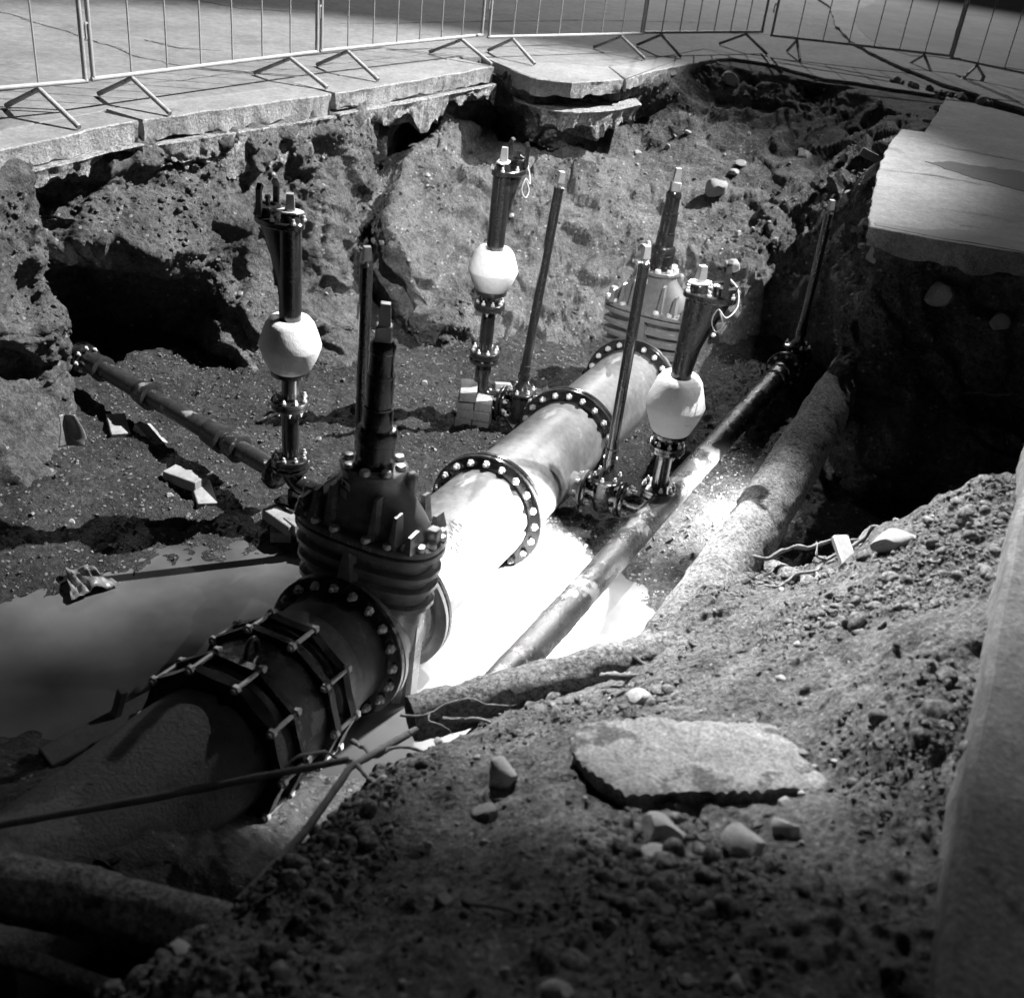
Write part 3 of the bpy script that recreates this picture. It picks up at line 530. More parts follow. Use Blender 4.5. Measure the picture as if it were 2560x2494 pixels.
_b = MB(); _b.lathe([(.024, 0), (.024, .010), (.020, .022), (.008, .024)], 12)
CAPB = _b.build('bolt', 'bolt', None, True, 50); CAP_ME = CAPB.data; bpy.data.objects.remove(CAPB)
def bolts(parent, n, r, X, me=None, phase=0., skip=None):
    for i in range(n):
        if skip and skip(i): continue
        a = 2 * PI * i / n + phase
        o = bpy.data.objects.new('bolt', me or BOLT_ME); COL.objects.link(o); o.parent = parent
        o.matrix_local = X @ T(r * math.cos(a), r * math.sin(a), 0) @ RZ(random.uniform(0, 1))
FLR, PR = .345, .268
def flange_disc(mb, y0, y1, r=FLR, hole=.2): mb.ring([(hole, y0), (r - .008, y0), (r, y0 + .006), (r, y1 - .006), (r - .008, y1), (hole, y1)], 64, YA)
def main_pipe(name, label, s0, s1, mat, f0=True, f1=True, r=PR, bolts0=True, rough=0., extra=None):
    """a length of main from s0 to s1 with a flange at either end; bolts show on the camera side of each flange"""
    t = on_axis(name, label, 'pipe', s0); L = s1 - s0
    n = 64; k = max(8, int(L / .03)); mb = MB(); prof = [(r, L * i / k) for i in range(k + 1)]
    mb.lathe([(r - .03, 0)] + prof + [(r - .03, L)], n, YA)
    V = np.array([tuple(v) for v in mb.v])
    if rough:
        d = V.copy(); d[:, 1] = 0; d /= np.linalg.norm(d, axis=1, keepdims=True) + 1e-9
        V = V + d * (rough * (fbm(V + s0 * 7, 5, 5, gain=.65, seed=int(s0 * 10) + 200)))[:, None]
    mesh_obj('barrel', V, mb.f, mat, t, True, 60)
    if f0:
        m = MB(); flange_disc(m, .0, .034); m.build('flange', 'black_iron', t); 
    if f1:
        m = MB(); flange_disc(m, L - .034, L); m.build('flange', 'black_iron', t)
        if bolts0: bolts(t, 20, .308, T(0, L - .034, 0) @ RX(PI / 2), phase=.08)
    return t
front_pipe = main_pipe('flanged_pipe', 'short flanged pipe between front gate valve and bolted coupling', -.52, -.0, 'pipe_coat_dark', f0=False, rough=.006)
m = MB(); m.ring([(.2, .14), (.281, .14), (.286, .145), (.286, .27), (.281, .275), (.2, .275)], 64, YA); m.build('smooth_collar', 'pipe_coat', front_pipe)
old_pipe = main_pipe('old_main_pipe', 'soil crusted old main pipe running out to the lower left', -2.3, -.80, 'old_pipe', f0=False, f1=False, r=.266, rough=.009)
pipe_a = main_pipe('flanged_pipe', 'flanged main pipe with stencilled print just behind the front gate valve', .41, 1.52, 'pipe_coat')
pipe_b = main_pipe('flanged_pipe', 'middle flanged main pipe with a side branch to the right hydrant', 1.525, 2.72, 'pipe_coat')
pipe_c = main_pipe('flanged_pipe', 'far flanged main pipe leading up to the back gate valve', 2.725, 3.93, 'pipe_coat')
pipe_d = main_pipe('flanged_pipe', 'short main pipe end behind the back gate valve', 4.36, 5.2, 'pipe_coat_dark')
# side outlets on the mains (flanged branches)
def outlet(parent, s_off, side):
    m = MB(); X = T(0, s_off, 0) @ (XA if side > 0 else RY(-PI / 2))
    m.lathe([(.085, .2), (.075, .28), (.07, .33)], 28, X); m.ring([(.03, .33), (.108, .33), (.11, .333), (.11, .35), (.03, .35)], 32, X)
    o = m.build('branch', 'pipe_coat', parent); bolts(o, 8, .088, X @ T(0, 0, .33) @ RX(PI), SBOLT_ME)
outlet(pipe_b, SR - 1.525, 1); outlet(pipe_c, SC - 2.725, -1); outlet(pipe_a, SL - .41, -1)
def pipe_text(parent, lines, y, ang, size):
    V, F = text_mesh('\n'.join(lines), size, .0008)
    mb = MB(); VV = []
    for v in V:
        a = ang - v.y / PR; rr = PR + .0015 + v.z
        VV.append((rr * math.sin(a), y + v.x, rr * math.cos(a)))
    mb.add(VV, F); mb.build('print', 'ink', parent, False)
pipe_text(pipe_a, ['EN 545', '1253'], .36, .62, .10)

# ---------------------------------------------------------------- large gate valves
def gate_valve(label, s):
    t = on_axis('gate_valve', label, 'gate valve', s)
    m = MB()
    m.oval([(.22, .07, -.42), (.25, .09, -.41), (.27, .105, -.34), (.285, .12, -.15), (.295, .13, .05), (.305, .135, .22), (.312, .145, .40), (.318, .15, .49)], 56)
    m.lathe([(.285, -.17), (.285, .17)], 56, YA)
    for sx in (-1, 1): m.box((sx * .262, 0, -.15), (.07, .10, .56), None, .018); m.box((sx * .25, 0, -.445), (.13, .20, .03), None, .006)
    m.build('body', 'valve_paint', t)
    for k, z in enumerate((.185, .275, .355)):
        m = MB(); a, b = .332 + .008 * k, .165 + .006 * k; m.oval([(a - .03, b - .03, z - .022), (a, b, z - .012), (a, b, z + .010), (a - .012, b - .012, z + .018)], 64); m.build('rib', 'valve_paint', t)
    for sy in (-1, 1):
        m = MB(); m.add([(-.075, sy * .15, .12), (.075, sy * .15, .12), (.022, sy * .15, .44), (-.022, sy * .15, .44), (-.06, sy * .205, .14), (.06, sy * .205, .14), (.014, sy * .192, .44), (-.014, sy * .192, .44)],
                       [(0, 1, 2, 3), (7, 6, 5, 4), (0, 4, 5, 1), (1, 5, 6, 2), (2, 6, 7, 3), (3, 7, 4, 0)]); m.build('gusset', 'valve_paint', t)
        m = MB(); flange_disc(m, .17 if sy > 0 else -.205, .205 if sy > 0 else -.17, FLR, .2); f = m.build('flange', 'valve_paint', t)
    m = MB(); m.oval([(.345, .178, .43), (.356, .190, .436), (.356, .190, .462), (.348, .183, .468)], 72); m.build('joint_flange', 'valve_paint', t)
    m = MB(); m.oval([(.348, .183, .474), (.358, .192, .480), (.358, .192, .506), (.348, .183, .514)], 72)
    m.oval([(.308, .140, .505), (.30, .135, .54), (.26, .128, .60), (.215, .122, .65), (.165, .120, .70), (.142, .122, .735), (.138, .126, .765)], 64, None, 2.3)
    bon = m.build('bonnet', 'valve_paint', t, True, 50)
    m = MB(); m.oval([(.142, .136, .760), (.150, .142, .766), (.150, .142, .786), (.143, .136, .792)], 48, None, 2.0); m.box((-.155, .06, .70), (.07, .07, .15), None, .015); m.box((.155, .06, .72), (.05, .06, .11), None, .015); m.build('neck_flange', 'valve_paint', t)
    for fx, h in ((-.27, .07), (-.2, .13), (-.12, .18), (.10, .18), (.2, .13), (.275, .06)):
        for sy in (-1, 1):
            m = MB(); y0 = sy * (.125 if abs(fx) < .22 else .105); m.add([(fx - .024, y0 - sy * .03, .51), (fx + .024, y0 - sy * .03, .51), (fx + .009, y0 - sy * .03, .53 + h), (fx - .009, y0 - sy * .03, .53 + h), (fx - .020, sy * .165, .51), (fx + .020, sy * .165, .51), (fx + .007, sy * .145, .525 + h), (fx - .007, sy * .145, .525 + h)],
                           [(0, 1, 2, 3), (7, 6, 5, 4), (0, 4, 5, 1), (1, 5, 6, 2), (2, 6, 7, 3), (3, 7, 4, 0)]); m.build('fin', 'valve_paint', t)
    for i in range(20):
        a = 2 * PI * (i + .5) / 20; c, q = math.cos(a), math.sin(a); p = 2.6
        o = bpy.data.objects.new('bolt', CAP_ME); COL.objects.link(o); o.parent = t
        o.location = (.333 * math.copysign(abs(c) ** (2 / p), c), .168 * math.copysign(abs(q) ** (2 / p), q), .508)
    bolts(t, 8, .118, T(0, 0, .79), CAP_ME, .2)
    m = MB(); m.box((.315, 0, .545), (.055, .06, .07), None, .008); m.build('lifting_lug', 'valve_paint', t); m = MB(); m.box((-.315, 0, .545), (.055, .06, .07), None, .008); m.build('lifting_lug', 'valve_paint', t)
    # stem protection: socket, telescopic tube, square drive
    m = MB(); m.lathe([(.078, .785), (.086, .79), (.086, .90), (.090, .905), (.090, .945), (.082, .96), (.070, .965)], 40); m.build('socket', 'black_iron', t)
    m = MB(); m.lathe([(.066, .955), (.063, 1.06), (.059, 1.065), (.058, 1.20), (.053, 1.215), (.051, 1.30), (.055, 1.305), (.055, 1.335), (.042, 1.355)], 36); st = m.build('stem_tube', 'black_iron', t)
    m = MB(); m.ring([(.05, 1.056), (.0655, 1.056), (.0655, 1.064), (.05, 1.064)], 36); m.ring([(.04, 1.196), (.0605, 1.196), (.0605, 1.204), (.04, 1.204)], 36); m.build('ring', 'black_iron', st)
    m = MB(); m.box((0, 0, 1.385), (.068, .068, .07), RZ(.5), .006)
    m.add([(-.026, -.026, 1.42), (.026, -.026, 1.42), (.026, .026, 1.42), (-.026, .026, 1.42), (-.019, -.019, 1.51), (.019, -.019, 1.51), (.019, .019, 1.51), (-.019, .019, 1.51)],
          [(0, 1, 5, 4), (1, 2, 6, 5), (2, 3, 7, 6), (3, 0, 4, 7), (4, 5, 6, 7), (3, 2, 1, 0)], RZ(.5)); m.build('square_drive', 'cap', t)
    # plates and cast lettering on the camera side
    m = MB(); m.add([(-.115, -.093, .70), (-.03, -.141, .70), (-.03, -.141, .735), (-.115, -.096, .735)], [(0, 1, 2, 3)]); pl = m.build('maker_plate', 'white_label', t, False)
    m = MB(); m.add([(-.107, -.100, .708), (-.095, -.107, .708), (-.095, -.107, .727), (-.107, -.100, .727), (-.083, -.114, .708), (-.06, -.127, .708), (-.06, -.127, .727), (-.083, -.114, .727)], [(0, 1, 2, 3), (4, 5, 6, 7)]); m.build('print', 'ink', pl, False)
    m = MB(); m.add([(-.10, -.109, .655), (-.045, -.139, .655), (-.045, -.139, .693), (-.10, -.106, .693)], [(0, 1, 2, 3)]); m.build('paper_label', 'cap', t, False)
    for txt, x in (('83', -.07), ('DN', .03), ('500', .10)):
        V, F = text_mesh(txt, .03, .0015); b = .193 * (1 - (abs(x) / .358) ** 2.6) ** (1 / 2.6)
        m = MB(); m.add(V, F, T(x, -b - .001, .493) @ RX(PI / 2)); m.build('lettering', 'cap', t, False)
    for o in t.children:
        if not o.name.startswith(('body', 'flange')): o.location.z += .045
    return t
valve1 = gate_valve('large dark gate valve standing in the water in front', .205)
valve2 = gate_valve('large gate valve at the far end of the main', 4.145)
# bolts on the front joint show all round the front flange
# ---------------------------------------------------------------- bolted repair coupling
cp = on_axis('pipe_coupling', 'bolted sleeve coupling with tie bolts and a lifting eye on the main', 'coupling', -.635)
m = MB(); m.lathe([(.265, -.25), (.292, -.235), (.300, -.12), (.303, 0), (.300, .12), (.292, .235), (.265, .25)], 64, YA); m.build('sleeve', 'muddy_iron', cp)
def scallop(n, r1, r2):                        # polygonal ring outline, corners carry the bolts
    return [((r1 if i % 2 == 0 else r2) * math.cos(PI * i / n), (r1 if i % 2 == 0 else r2) * math.sin(PI * i / n)) for i in range(2 * n)]
def poly_ring(y0, y1, rin, n=10, r1=.345, r2=.328):
    o = scallop(n, r1, r2); k = len(o); V = []; F = []
    for y in (y0, y1):
        V += [(x, y, z) for x, z in o]; V += [(rin * math.cos(2 * PI * i / k), y, rin * math.sin(2 * PI * i / k)) for i in range(k)]
    for i in range(k):
        j = (i + 1) % k
        F += [(i, j, k + j, k + i), (2 * k + j, 2 * k + i, 3 * k + i, 3 * k + j), (j, i, 2 * k + i, 2 * k + j), (k + i, k + j, 3 * k + j, 3 * k + i)]
    return V, F
for y0 in (-.130, .096): m = MB(); m.add(*poly_ring(y0, y0 + .034, .28)); m.build('end_flange', 'muddy_iron', cp)
for y0 in (-.245, .219):
    m = MB(); m.add(*poly_ring(y0 - .008, y0 + .034, .270, 10, .342, .320)); m.lathe([(.275, y0 + (.02 if y0 < 0 else -.06)), (.31, y0 + (.03 if y0 < 0 else -.03)), (.31, y0 + (.06 if y0 < 0 else 0.0)), (.285, y0 + (.09 if y0 < 0 else .01))], 56, YA); m.build('clamp_ring', 'black_iron', cp)
m = MB(); m.lathe([(.010, -.10), (.010, .10)], 8, YA); m.hexa(.020, .022, T(0, .066, 0) @ YA); m.hexa(.020, .022, T(0, -.088, 0) @ YA)
tb = m.build('tie_bolt', 'galvanised', cp); ME_TB = tb.data; bpy.data.objects.remove(tb)
for yc in (-.175, .175):
    for i in range(10):
        a = 2 * PI * i / 10; o = bpy.data.objects.new('tie_bolt', ME_TB); COL.objects.link(o); o.parent = cp; o.location = (.335 * math.cos(a), yc, .335 * math.sin(a))
m = MB(); m.tube([(0, -.035 * math.cos(a) - .02, .30 + .075 * math.sin(a)) for a in np.linspace(-.15, PI + .15, 14)], .012, 10); m.build('lifting_eye', 'muddy_iron', cp)

# ---------------------------------------------------------------- hydrants
def sect_loft(mb, secs, n=28):                 # oval sections with shifted centres (cx, a, b, z)
    V = []; F = []
    for cx, a, b, z in secs:
        V += [(cx + a * math.cos(2 * PI * i / n), b * math.sin(2 * PI * i / n), z) for i in range(n)]
    for j in range(len(secs) - 1):
        F += [(j * n + i, j * n + (i + 1) % n, (j + 1) * n + (i + 1) % n, (j + 1) * n + i) for i in range(n)]
    F += [tuple(range(n - 1, -1, -1)), tuple((len(secs) - 1) * n + i for i in range(n))]
    mb.add(V, F)
def hydrant(label, xy, zh, zg0, zg1, zf, zb, yaw, string=False):
    """zh head flange, zg0..zg1 white casing, zf flanged joint, zb bottom flange"""
    t = thing('underground_hydrant', label, 'hydrant', (xy[0], xy[1], zb), (0, 0, yaw)); D = -zb
    Z = lambda z: z + D
    m = MB(); m.lathe([(.058, Z(zg0 - .03)), (.058, Z(zh - .02)), (.064, Z(zh - .018))], 36); m.build('riser_tube', 'black_iron', t)
    m = MB(); sect_loft(m, [(.004, .056, .05, Z(zh - .40)), (.012, .062, .052, Z(zh - .30)), (.034, .082, .054, Z(zh - .17)), (.062, .105, .058, Z(zh - .06)), (.07, .112, .062, Z(zh - .015))]); m.build('outlet_body', 'black_iron', t, True, 60)
    m = MB(); sect_loft(m, [(.065, .136, .078, Z(zh - .018)), (.065, .142, .084, Z(zh - .012)), (.065, .142, .084, Z(zh + .012)), (.065, .136, .078, Z(zh + .018))], 36); hf = m.build('head_flange', 'black_iron', t)
    for bx, by in ((-.052, .045), (-.052, -.045), (.06, .068), (.06, -.068), (.182, .04), (.182, -.04)):
        o = bpy.data.objects.new('bolt', SBOLT_ME); COL.objects.link(o); o.parent = hf; o.location = (bx, by, Z(zh + .018))
    m = MB(); m.lathe([(.05, Z(zh + .018)), (.045, Z(zh + .05)), (.034, Z(zh + .062))], 24); m.build('stem_boss', 'black_iron', t)
    m = MB(); m.prism([(-.07, 0), (-.035, -.038), (.035, -.038), (.07, 0), (.035, .038), (-.035, .038)], Z(zh + .062), Z(zh + .07), RZ(.5)); m.build('diamond_plate', 'white_label', t)
    m = MB(); m.lathe([(.028, Z(zh + .07)), (.028, Z(zh + .08))], 16)
    a, b, z0, z1 = .023, .018, Z(zh + .08), Z(zh + .155)
    m.add([(-a, -a, z0), (a, -a, z0), (a, a, z0), (-a, a, z0), (-b, -b, z1), (b, -b, z1), (b, b, z1), (-b, b, z1)], [(0, 1, 5, 4), (1, 2, 6, 5), (2, 3, 7, 6), (3, 0, 4, 7), (4, 5, 6, 7), (3, 2, 1, 0)], RZ(.6)); m.build('square_drive', 'cap', t)
    m = MB(); m.lathe([(.062, Z(zh + .015)), (.060, Z(zh + .05)), (.066, Z(zh + .055)), (.066, Z(zh + .07)), (.040, Z(zh + .074)), (.038, Z(zh + .06))], 28, T(.135, 0, 0)); m.lathe([(.012, Z(zh + .05)), (.012, Z(zh + .10)), (.016, Z(zh + .102)), (.014, Z(zh + .118))], 12, T(.135, 0, 0)); m.build('outlet', 'black_iron', t)
    for sy in (-1, 1):
        m = MB(); m.add([(.118, sy * .062, Z(zh + .03)), (.152, sy * .062, Z(zh + .03)), (.152, sy * .074, Z(zh + .03)), (.118, sy * .074, Z(zh + .03)),
                         (.120, sy * .064, Z(zh + .15)), (.150, sy * .064, Z(zh + .15)), (.150, sy * .077, Z(zh + .16)), (.120, sy * .077, Z(zh + .16)),
                         (.122, sy * .045, Z(zh + .175)), (.148, sy * .045, Z(zh + .175)), (.148, sy * .062, Z(zh + .19)), (.122, sy * .062, Z(zh + .19))],
                       [(0, 1, 5, 4), (1, 2, 6, 5), (2, 3, 7, 6), (3, 0, 4, 7), (3, 2, 1, 0), (4, 5, 9, 8), (5, 6, 10, 9), (6, 7, 11, 10), (7, 4, 8, 11), (8, 9, 10, 11)]); m.build('claw', 'black_iron', t, False)
    h = zg0 - zg1
    m = MB(); m.lathe([(.057, Z(zg0 - .012)), (.085, Z(zg0 - .002)), (.105, Z(zg0 - .02 * h)), (.128, Z(zg0 - .12 * h)), (.150, Z(zg0 - .33 * h)), (.166, Z(zg0 - .50 * h)), (.164, Z(zg0 - .56 * h)), (.140, Z(zg0 - .78 * h)), (.112, Z(zg1 + .03 * h)), (.104, Z(zg1))], 30)
    V = np.array([tuple(v) for v in m.v]); V[:, :2] *= (1 + .018 * fbm((V + xy[0] * 5) * np.array([1, 1, 2.2]), 9, 3, seed=400))[:, None]; mesh_obj('white_casing', V, m.f, 'white_casing', t, True, 60)
    m = MB(); m.lathe([(.095, Z(zg1 - .028)), (.105, Z(zg1 - .025)), (.105, Z(zg1 - .006)), (.098, Z(zg1 + .002))], 36); m.build('collar', 'black_iron', t)
    def joint(z, name):
        m = MB(); m.lathe([(.050, Z(z - .026)), (.100, Z(z - .026)), (.104, Z(z - .022)), (.104, Z(z - .004)), (.098, Z(z - .002)), (.104, Z(z)), (.104, Z(z + .018)), (.100, Z(z + .022)), (.050, Z(z + .022))], 36)
        o = m.build(name, 'black_iron', t); bolts(o, 8, .083, T(0, 0, Z(z + .022)), SBOLT_ME, .2); bolts(o, 8, .083, T(0, 0, Z(z - .026)) @ RX(PI), SBOLT_ME, .2)
    joint(zf, 'joint_flange'); joint(zb + .03, 'base_flange')
    m = MB(); m.lathe([(.047, Z(zb)), (.047, Z(zf)), (.062, Z(zf + .03)), (.085, Z(zg1 - .02))] if zg1 - zf < .13 else [(.047, Z(zb)), (.047, Z(zg1 - .02))], 32); m.build('lower_riser', 'black_iron', t)
    if string:
        p = [(.15, .03, Z(zh + .10)), (.20, .0, Z(zh + .06)), (.215, -.04, Z(zh - .02)), (.17, -.09, Z(zh - .07)), (.12, -.095, Z(zh - .03)), (.10, -.088, Z(zh - .10)), (.13, -.10, Z(zh - .15)), (.16, -.098, Z(zh - .11)), (.13, -.09, Z(zh - .04))]
        m = MB(); m.tube(curve_pts(p, 8), .0035, 6); m.build('string', 'string', t)
    return t

hydrant('left hydrant with a white casing, beside the black socket pipe', HL, 0.0, -.49, -.785, -.985, -1.37, 2.75)
hydrant('far hydrant with a white casing, standing over the brick stack', HC, -.03, -.515, -.80, -.91, -1.29, .9, True)
hydrant('right hydrant with white casing and dangling string, in front of the back valve', HR, -.19, -.655, -1.0, -1.10, -1.415, -.15, True)

def flanged_stub(label, p0, p1, r=.055, mat='black_iron', cat='pipe'):
    p0 = Vector(p0); p1 = Vector(p1); d = p1 - p0; L = d.length
    t = thing('branch_pipe', label, cat, p0, d.to_track_quat('Z', 'Y').to_euler())
    m = MB(); m.lathe([(r, 0), (r, L)], 32); m.build('barrel', mat, t)
    for z, fl in ((0, 1), (L, -1)):
        m = MB(); z0 = z if fl > 0 else z - .02; m.lathe([(r, z0), (.106, z0), (.109, z0 + .004), (.109, z0 + .016), (.106, z0 + .02), (r, z0 + .02)], 32); o = m.build('flange', mat, t)
        bolts(o, 8, .087, T(0, 0, z + fl * .02) @ (Matrix.Identity(4) if fl > 0 else RX(PI)), SBOLT_ME, .39)
    return t
def duckfoot(label, base, out_pt, zb, foot=True):
    """90 degree bend under a hydrant, its horizontal flange facing out_pt"""
    b = Vector((base[0], base[1], 0)); o = Vector((out_pt[0], out_pt[1], 0)); d = (o - b).normalized(); ang = math.atan2(d.y, d.x); L = (o - b).length
    t = thing('duckfoot_bend', label, 'pipe bend', (base[0], base[1], zb), (0, 0, ang)); D = az_mid - zb
    pts = [(0, 0, 0)] + [(.11 - .11 * math.cos(a), 0, D + .11 - .11 * math.sin(a) + 0) for a in np.linspace(0, PI / 2, 9)] + [(L - .02, 0, D)]
    m = MB(); m.tube(pts, .056, 24); m.build('elbow', 'black_iron', t, True, 60)
    m = MB(); m.lathe([(.04, L - .022), (.106, L - .022), (.109, L - .018), (.109, L - .004), (.106, L), (.04, L)], 32, T(0, 0, D) @ XA); f = m.build('flange', 'black_iron', t); bolts(f, 8, .087, T(L - .022, 0, D) @ RY(-PI / 2), SBOLT_ME, .39)
    m = MB(); m.lathe([(.04, -.022), (.103, -.022), (.105, -.004), (.04, 0)], 32); m.build('flange', 'black_iron', t)
    if foot: m = MB(); m.box((.03, 0, D - .06), (.03, .09, .08)); m.box((.03, 0, D - .105), (.17, .17, .022), None, .004); m.build('foot', 'black_iron', t)
    return t
def small_valve(label, c, ang, group=None):
    t = thing('branch_gate_valve', label, 'gate valve', c, (0, 0, ang))
    m = MB(); m.lathe([(.056, -.11), (.06, 0), (.056, .11)], 28, XA); m.oval([(.05, .06, -.10), (.062, .072, -.06), (.064, .078, .06), (.068, .085, .10)], 32); m.build('body', 'black_iron', t)
    m = MB(); m.oval([(.085, .10, .10), (.088, .104, .104), (.088, .104, .118), (.08, .095, .124)], 36); m.oval([(.06, .07, .122), (.05, .055, .15), (.034, .034, .175), (.032, .032, .21), (.040, .040, .215), (.040, .040, .25)], 28, None, 2.1); b = m.build('bonnet', 'black_iron', t)
    for i in range(6):
        a = 2 * PI * (i + .5) / 6; o = bpy.data.objects.new('bolt', SBOLT_ME); COL.objects.link(o); o.parent = b; o.location = (.074 * math.cos(a), .088 * math.sin(a), .121)
    for sx in (-1, 1):
        m = MB(); x0 = sx * .115 - (.02 if sx > 0 else 0); m.lathe([(.04, x0), (.106, x0), (.109, x0 + .004), (.109, x0 + .016), (.106, x0 + .02), (.04, x0 + .02)], 32, XA); f = m.build('flange', 'black_iron', t)
        bolts(f, 8, .087, T(sx * .095, 0, 0) @ RY(-sx * PI / 2), SBOLT_ME, .39)
    return t
def spindle(label, base, ztop, lean=(0, 0)):
    t = thing('extension_spindle', label, 'spindle', base, (lean[0], lean[1], 0)); H = ztop - base[2]
    m = MB(); m.lathe([(.036, 0), (.036, .07), (.031, .075), (.031, H - .115), (.033, H - .114), (.033, H - .095), (.020, H - .094)], 28); m.build('protective_tube', 'black_iron', t)
    m = MB(); m.lathe([(.011, H - .1), (.011, H - .06)], 12)
    a, b = .021, .017; z0, z1 = H - .068, H
    m.add([(-a, -a, z0), (a, -a, z0), (a, a, z0), (-a, a, z0), (-b, -b, z1), (b, -b, z1), (b, b, z1), (-b, b, z1)], [(0, 1, 5, 4), (1, 2, 6, 5), (2, 3, 7, 6), (3, 0, 4, 7), (4, 5, 6, 7), (3, 2, 1, 0)], RZ(.4)); m.build('square_drive', 'cap', t)
    return t
def towards(a, b): return math.atan2(b[1] - a[1], b[0] - a[0])
# left branch: main - valve - hydrant
az_mid = -1.49
def PT(s, o, z): p = AP(s, o); return (p[0], p[1], z)
small_valve('branch gate valve behind the stem of the front valve', PT(SL, -.60, az_mid), ROTZ)
flanged_stub('short branch pipe between left hydrant and main', PT(SL, -.36, az_mid), PT(SL, -.48, az_mid))
spindle('black extension spindle just behind the stem of the front valve', PT(SL - .02, -.60, az_mid + .24), 0.0)
duckfoot('bend under the left hydrant resting on loose bricks', HL, AP(SL, -.72), -1.375)
az_mid = -1.57
small_valve('branch gate valve beside the brick stack at the far hydrant', PT(SC, -.475, az_mid), ROTZ)
spindle('tall black extension spindle between far hydrant and back gate valve', PT(SC, -.475, az_mid + .24), .05, (0, .06))
duckfoot('bend under the far hydrant standing on a stack of bricks', HC, AP(SC, -.60), -1.295)
az_mid = -1.53
small_valve('brightly lit branch gate valve on the right of the main', PT(SR, .475, az_mid), ROTZ)
spindle('black extension spindle with lit foot in front of the back gate valve', PT(SR, .475, az_mid + .24), 0.0)
duckfoot('brightly lit bend under the right hydrant', HR, AP(SR, .60), -1.42, False)

# ================================================================ other buried pipes
def rough_pipe(name, label, pts, r, mat, rough=.01, n=40, step=.025, cat='pipe', seed=0, dens=True):
    P = [np.array(p, float) for p in pts]; o = []
    for a, b in zip(P[:-1], P[1:]):
        k = max(2, int(np.linalg.norm(b - a) / step)); o += [a + (b - a) * i / k for i in range(k)]
    o.append(P[-1]); rad = [r[0] + (r[1] - r[0]) * i / (len(o) - 1) for i in range(len(o))] if hasattr(r, '__len__') else r
    m = MB(); m.tube(o, rad, n); V = np.array([tuple(v) for v in m.v]); C = np.repeat(np.array(o), n, 0); d = V - C; d /= np.linalg.norm(d, axis=1, keepdims=True)
    V = V + d * (rough * (fbm(V, 6, 5, gain=.65, seed=seed) + .5 * ridged(V, 16, 3, seed=seed + 9)))[:, None]
    org = P[0]
    ob = mesh_obj(name, V - org, m.f, mat, None, True, 70); ob.location = org
    return tag(ob, label, cat)
# black socket pipe from the left wall to the left hydrant
p0, p1 = Vector((-3.15, 6.62, -1.47)), Vector((-1.34, 5.30, -1.47)); d = (p1 - p0); L = d.length
sp = thing('socket_pipe', 'black socket pipe running from left earth wall to left hydrant', 'pipe', p0, d.to_track_quat('Z', 'Y').to_euler())
m = MB(); m.lathe([(.058, 0), (.058, L)], 32); m.build('barrel', 'muddy_iron', sp)
for z, w in ((.42, .15), (.95, .14), (1.66, .17), (1.83, .12)):
    m = MB(); m.lathe([(.056, z - w / 2), (.074, z - w / 2 + .02), (.078, z - w * .1), (.080, z + w * .3), (.086, z + w * .32), (.086, z + w / 2), (.07, z + w / 2 + .006), (.056, z + w / 2 + .006)], 32); m.build('socket', 'muddy_iron', sp)
m = MB(); m.lathe([(.05, .20), (.10, .20), (.105, .205), (.105, .235), (.09, .24), (.09, .27), (.10, .275), (.10, .30), (.05, .30)], 32); f = m.build('flange', 'black_iron', sp); bolts(f, 8, .085, T(0, 0, .30), SBOLT_ME)
m = MB(); m.lathe([(.05, L - .03), (.10, L - .03), (.105, L - .026), (.105, L - .004), (.05, L)], 32); f = m.build('flange', 'black_iron', sp); bolts(f, 8, .085, T(0, 0, L - .03) @ RX(PI), SBOLT_ME)
# mud smeared black pipe at the right, with its valve at the far end
p0, p1 = Vector((1.99, 7.80, -1.45)), Vector((-.02, 3.55, -1.45)); d = (p1 - p0); L = d.length
rp = thing('ductile_pipe', 'mud smeared black pipe slanting between main and big dusty pipe', 'pipe', p0, d.to_track_quat('Z', 'Y').to_euler())
m = MB(); m.lathe([(.079, z) for z in np.linspace(.14, L, 90)], 40); V = np.array([tuple(v) for v in m.v]); rad = V.copy(); rad[:, 2] = 0; rad /= np.linalg.norm(rad, axis=1, keepdims=True) + 1e-9
V = V + rad * np.clip(.012 * fbm(V, 5, 5, gain=.6, seed=610), 0, 1)[:, None]; mesh_obj('barrel', V, m.f, 'mud_pipe', rp, True, 60)
m = MB(); m.lathe([(.06, .11), (.135, .11), (.14, .115), (.14, .135), (.135, .14), (.06, .14)], 40); f = m.build('flange', 'black_iron', rp); bolts(f, 8, .112, T(0, 0, .14), SBOLT_ME)
for z in (.26, .40): m = MB(); m.lathe([(.079, z - .012), (.09, z - .008), (.09, z + .008), (.079, z + .012)], 36); m.build('collar', 'black_iron', rp)
small_valve('far right branch gate valve at the end of the mud smeared pipe', (2.045, 7.90, -1.45), towards((1.99, 7.8), (.02, 3.7)))
spindle('rightmost black extension spindle near the overhanging slab', (2.045, 7.90, -1.21), -.20, (0, -.02))
rough_pipe('dusty_pipe', 'big dusty soil covered pipe emerging from the right earth wall', [(2.45, 7.5, -1.13), (1.97, 6.42, -1.10), (1.22, 4.66, -1.10), (.66, 3.45, -1.10)], .142, 'dusty_pipe', .016, seed=620)
rough_pipe('concrete_post', 'rough broken concrete post lying along the edge of the bank', [(-.27, 2.94, -1.02), (.08, 3.10, -.985), (.44, 3.27, -.945), (.75, 3.41, -.93)], .083, 'dusty_pipe', .022, cat='post', seed=630)
rough_pipe('dusty_pipe', 'thick dusty pipe crossing the hole at the lower left', [(-1.75, 1.86, -.74), (-1.0, 1.82, -.755), (-.45, 1.74, -.76)], .086, 'dusty_pipe', .012, seed=640)
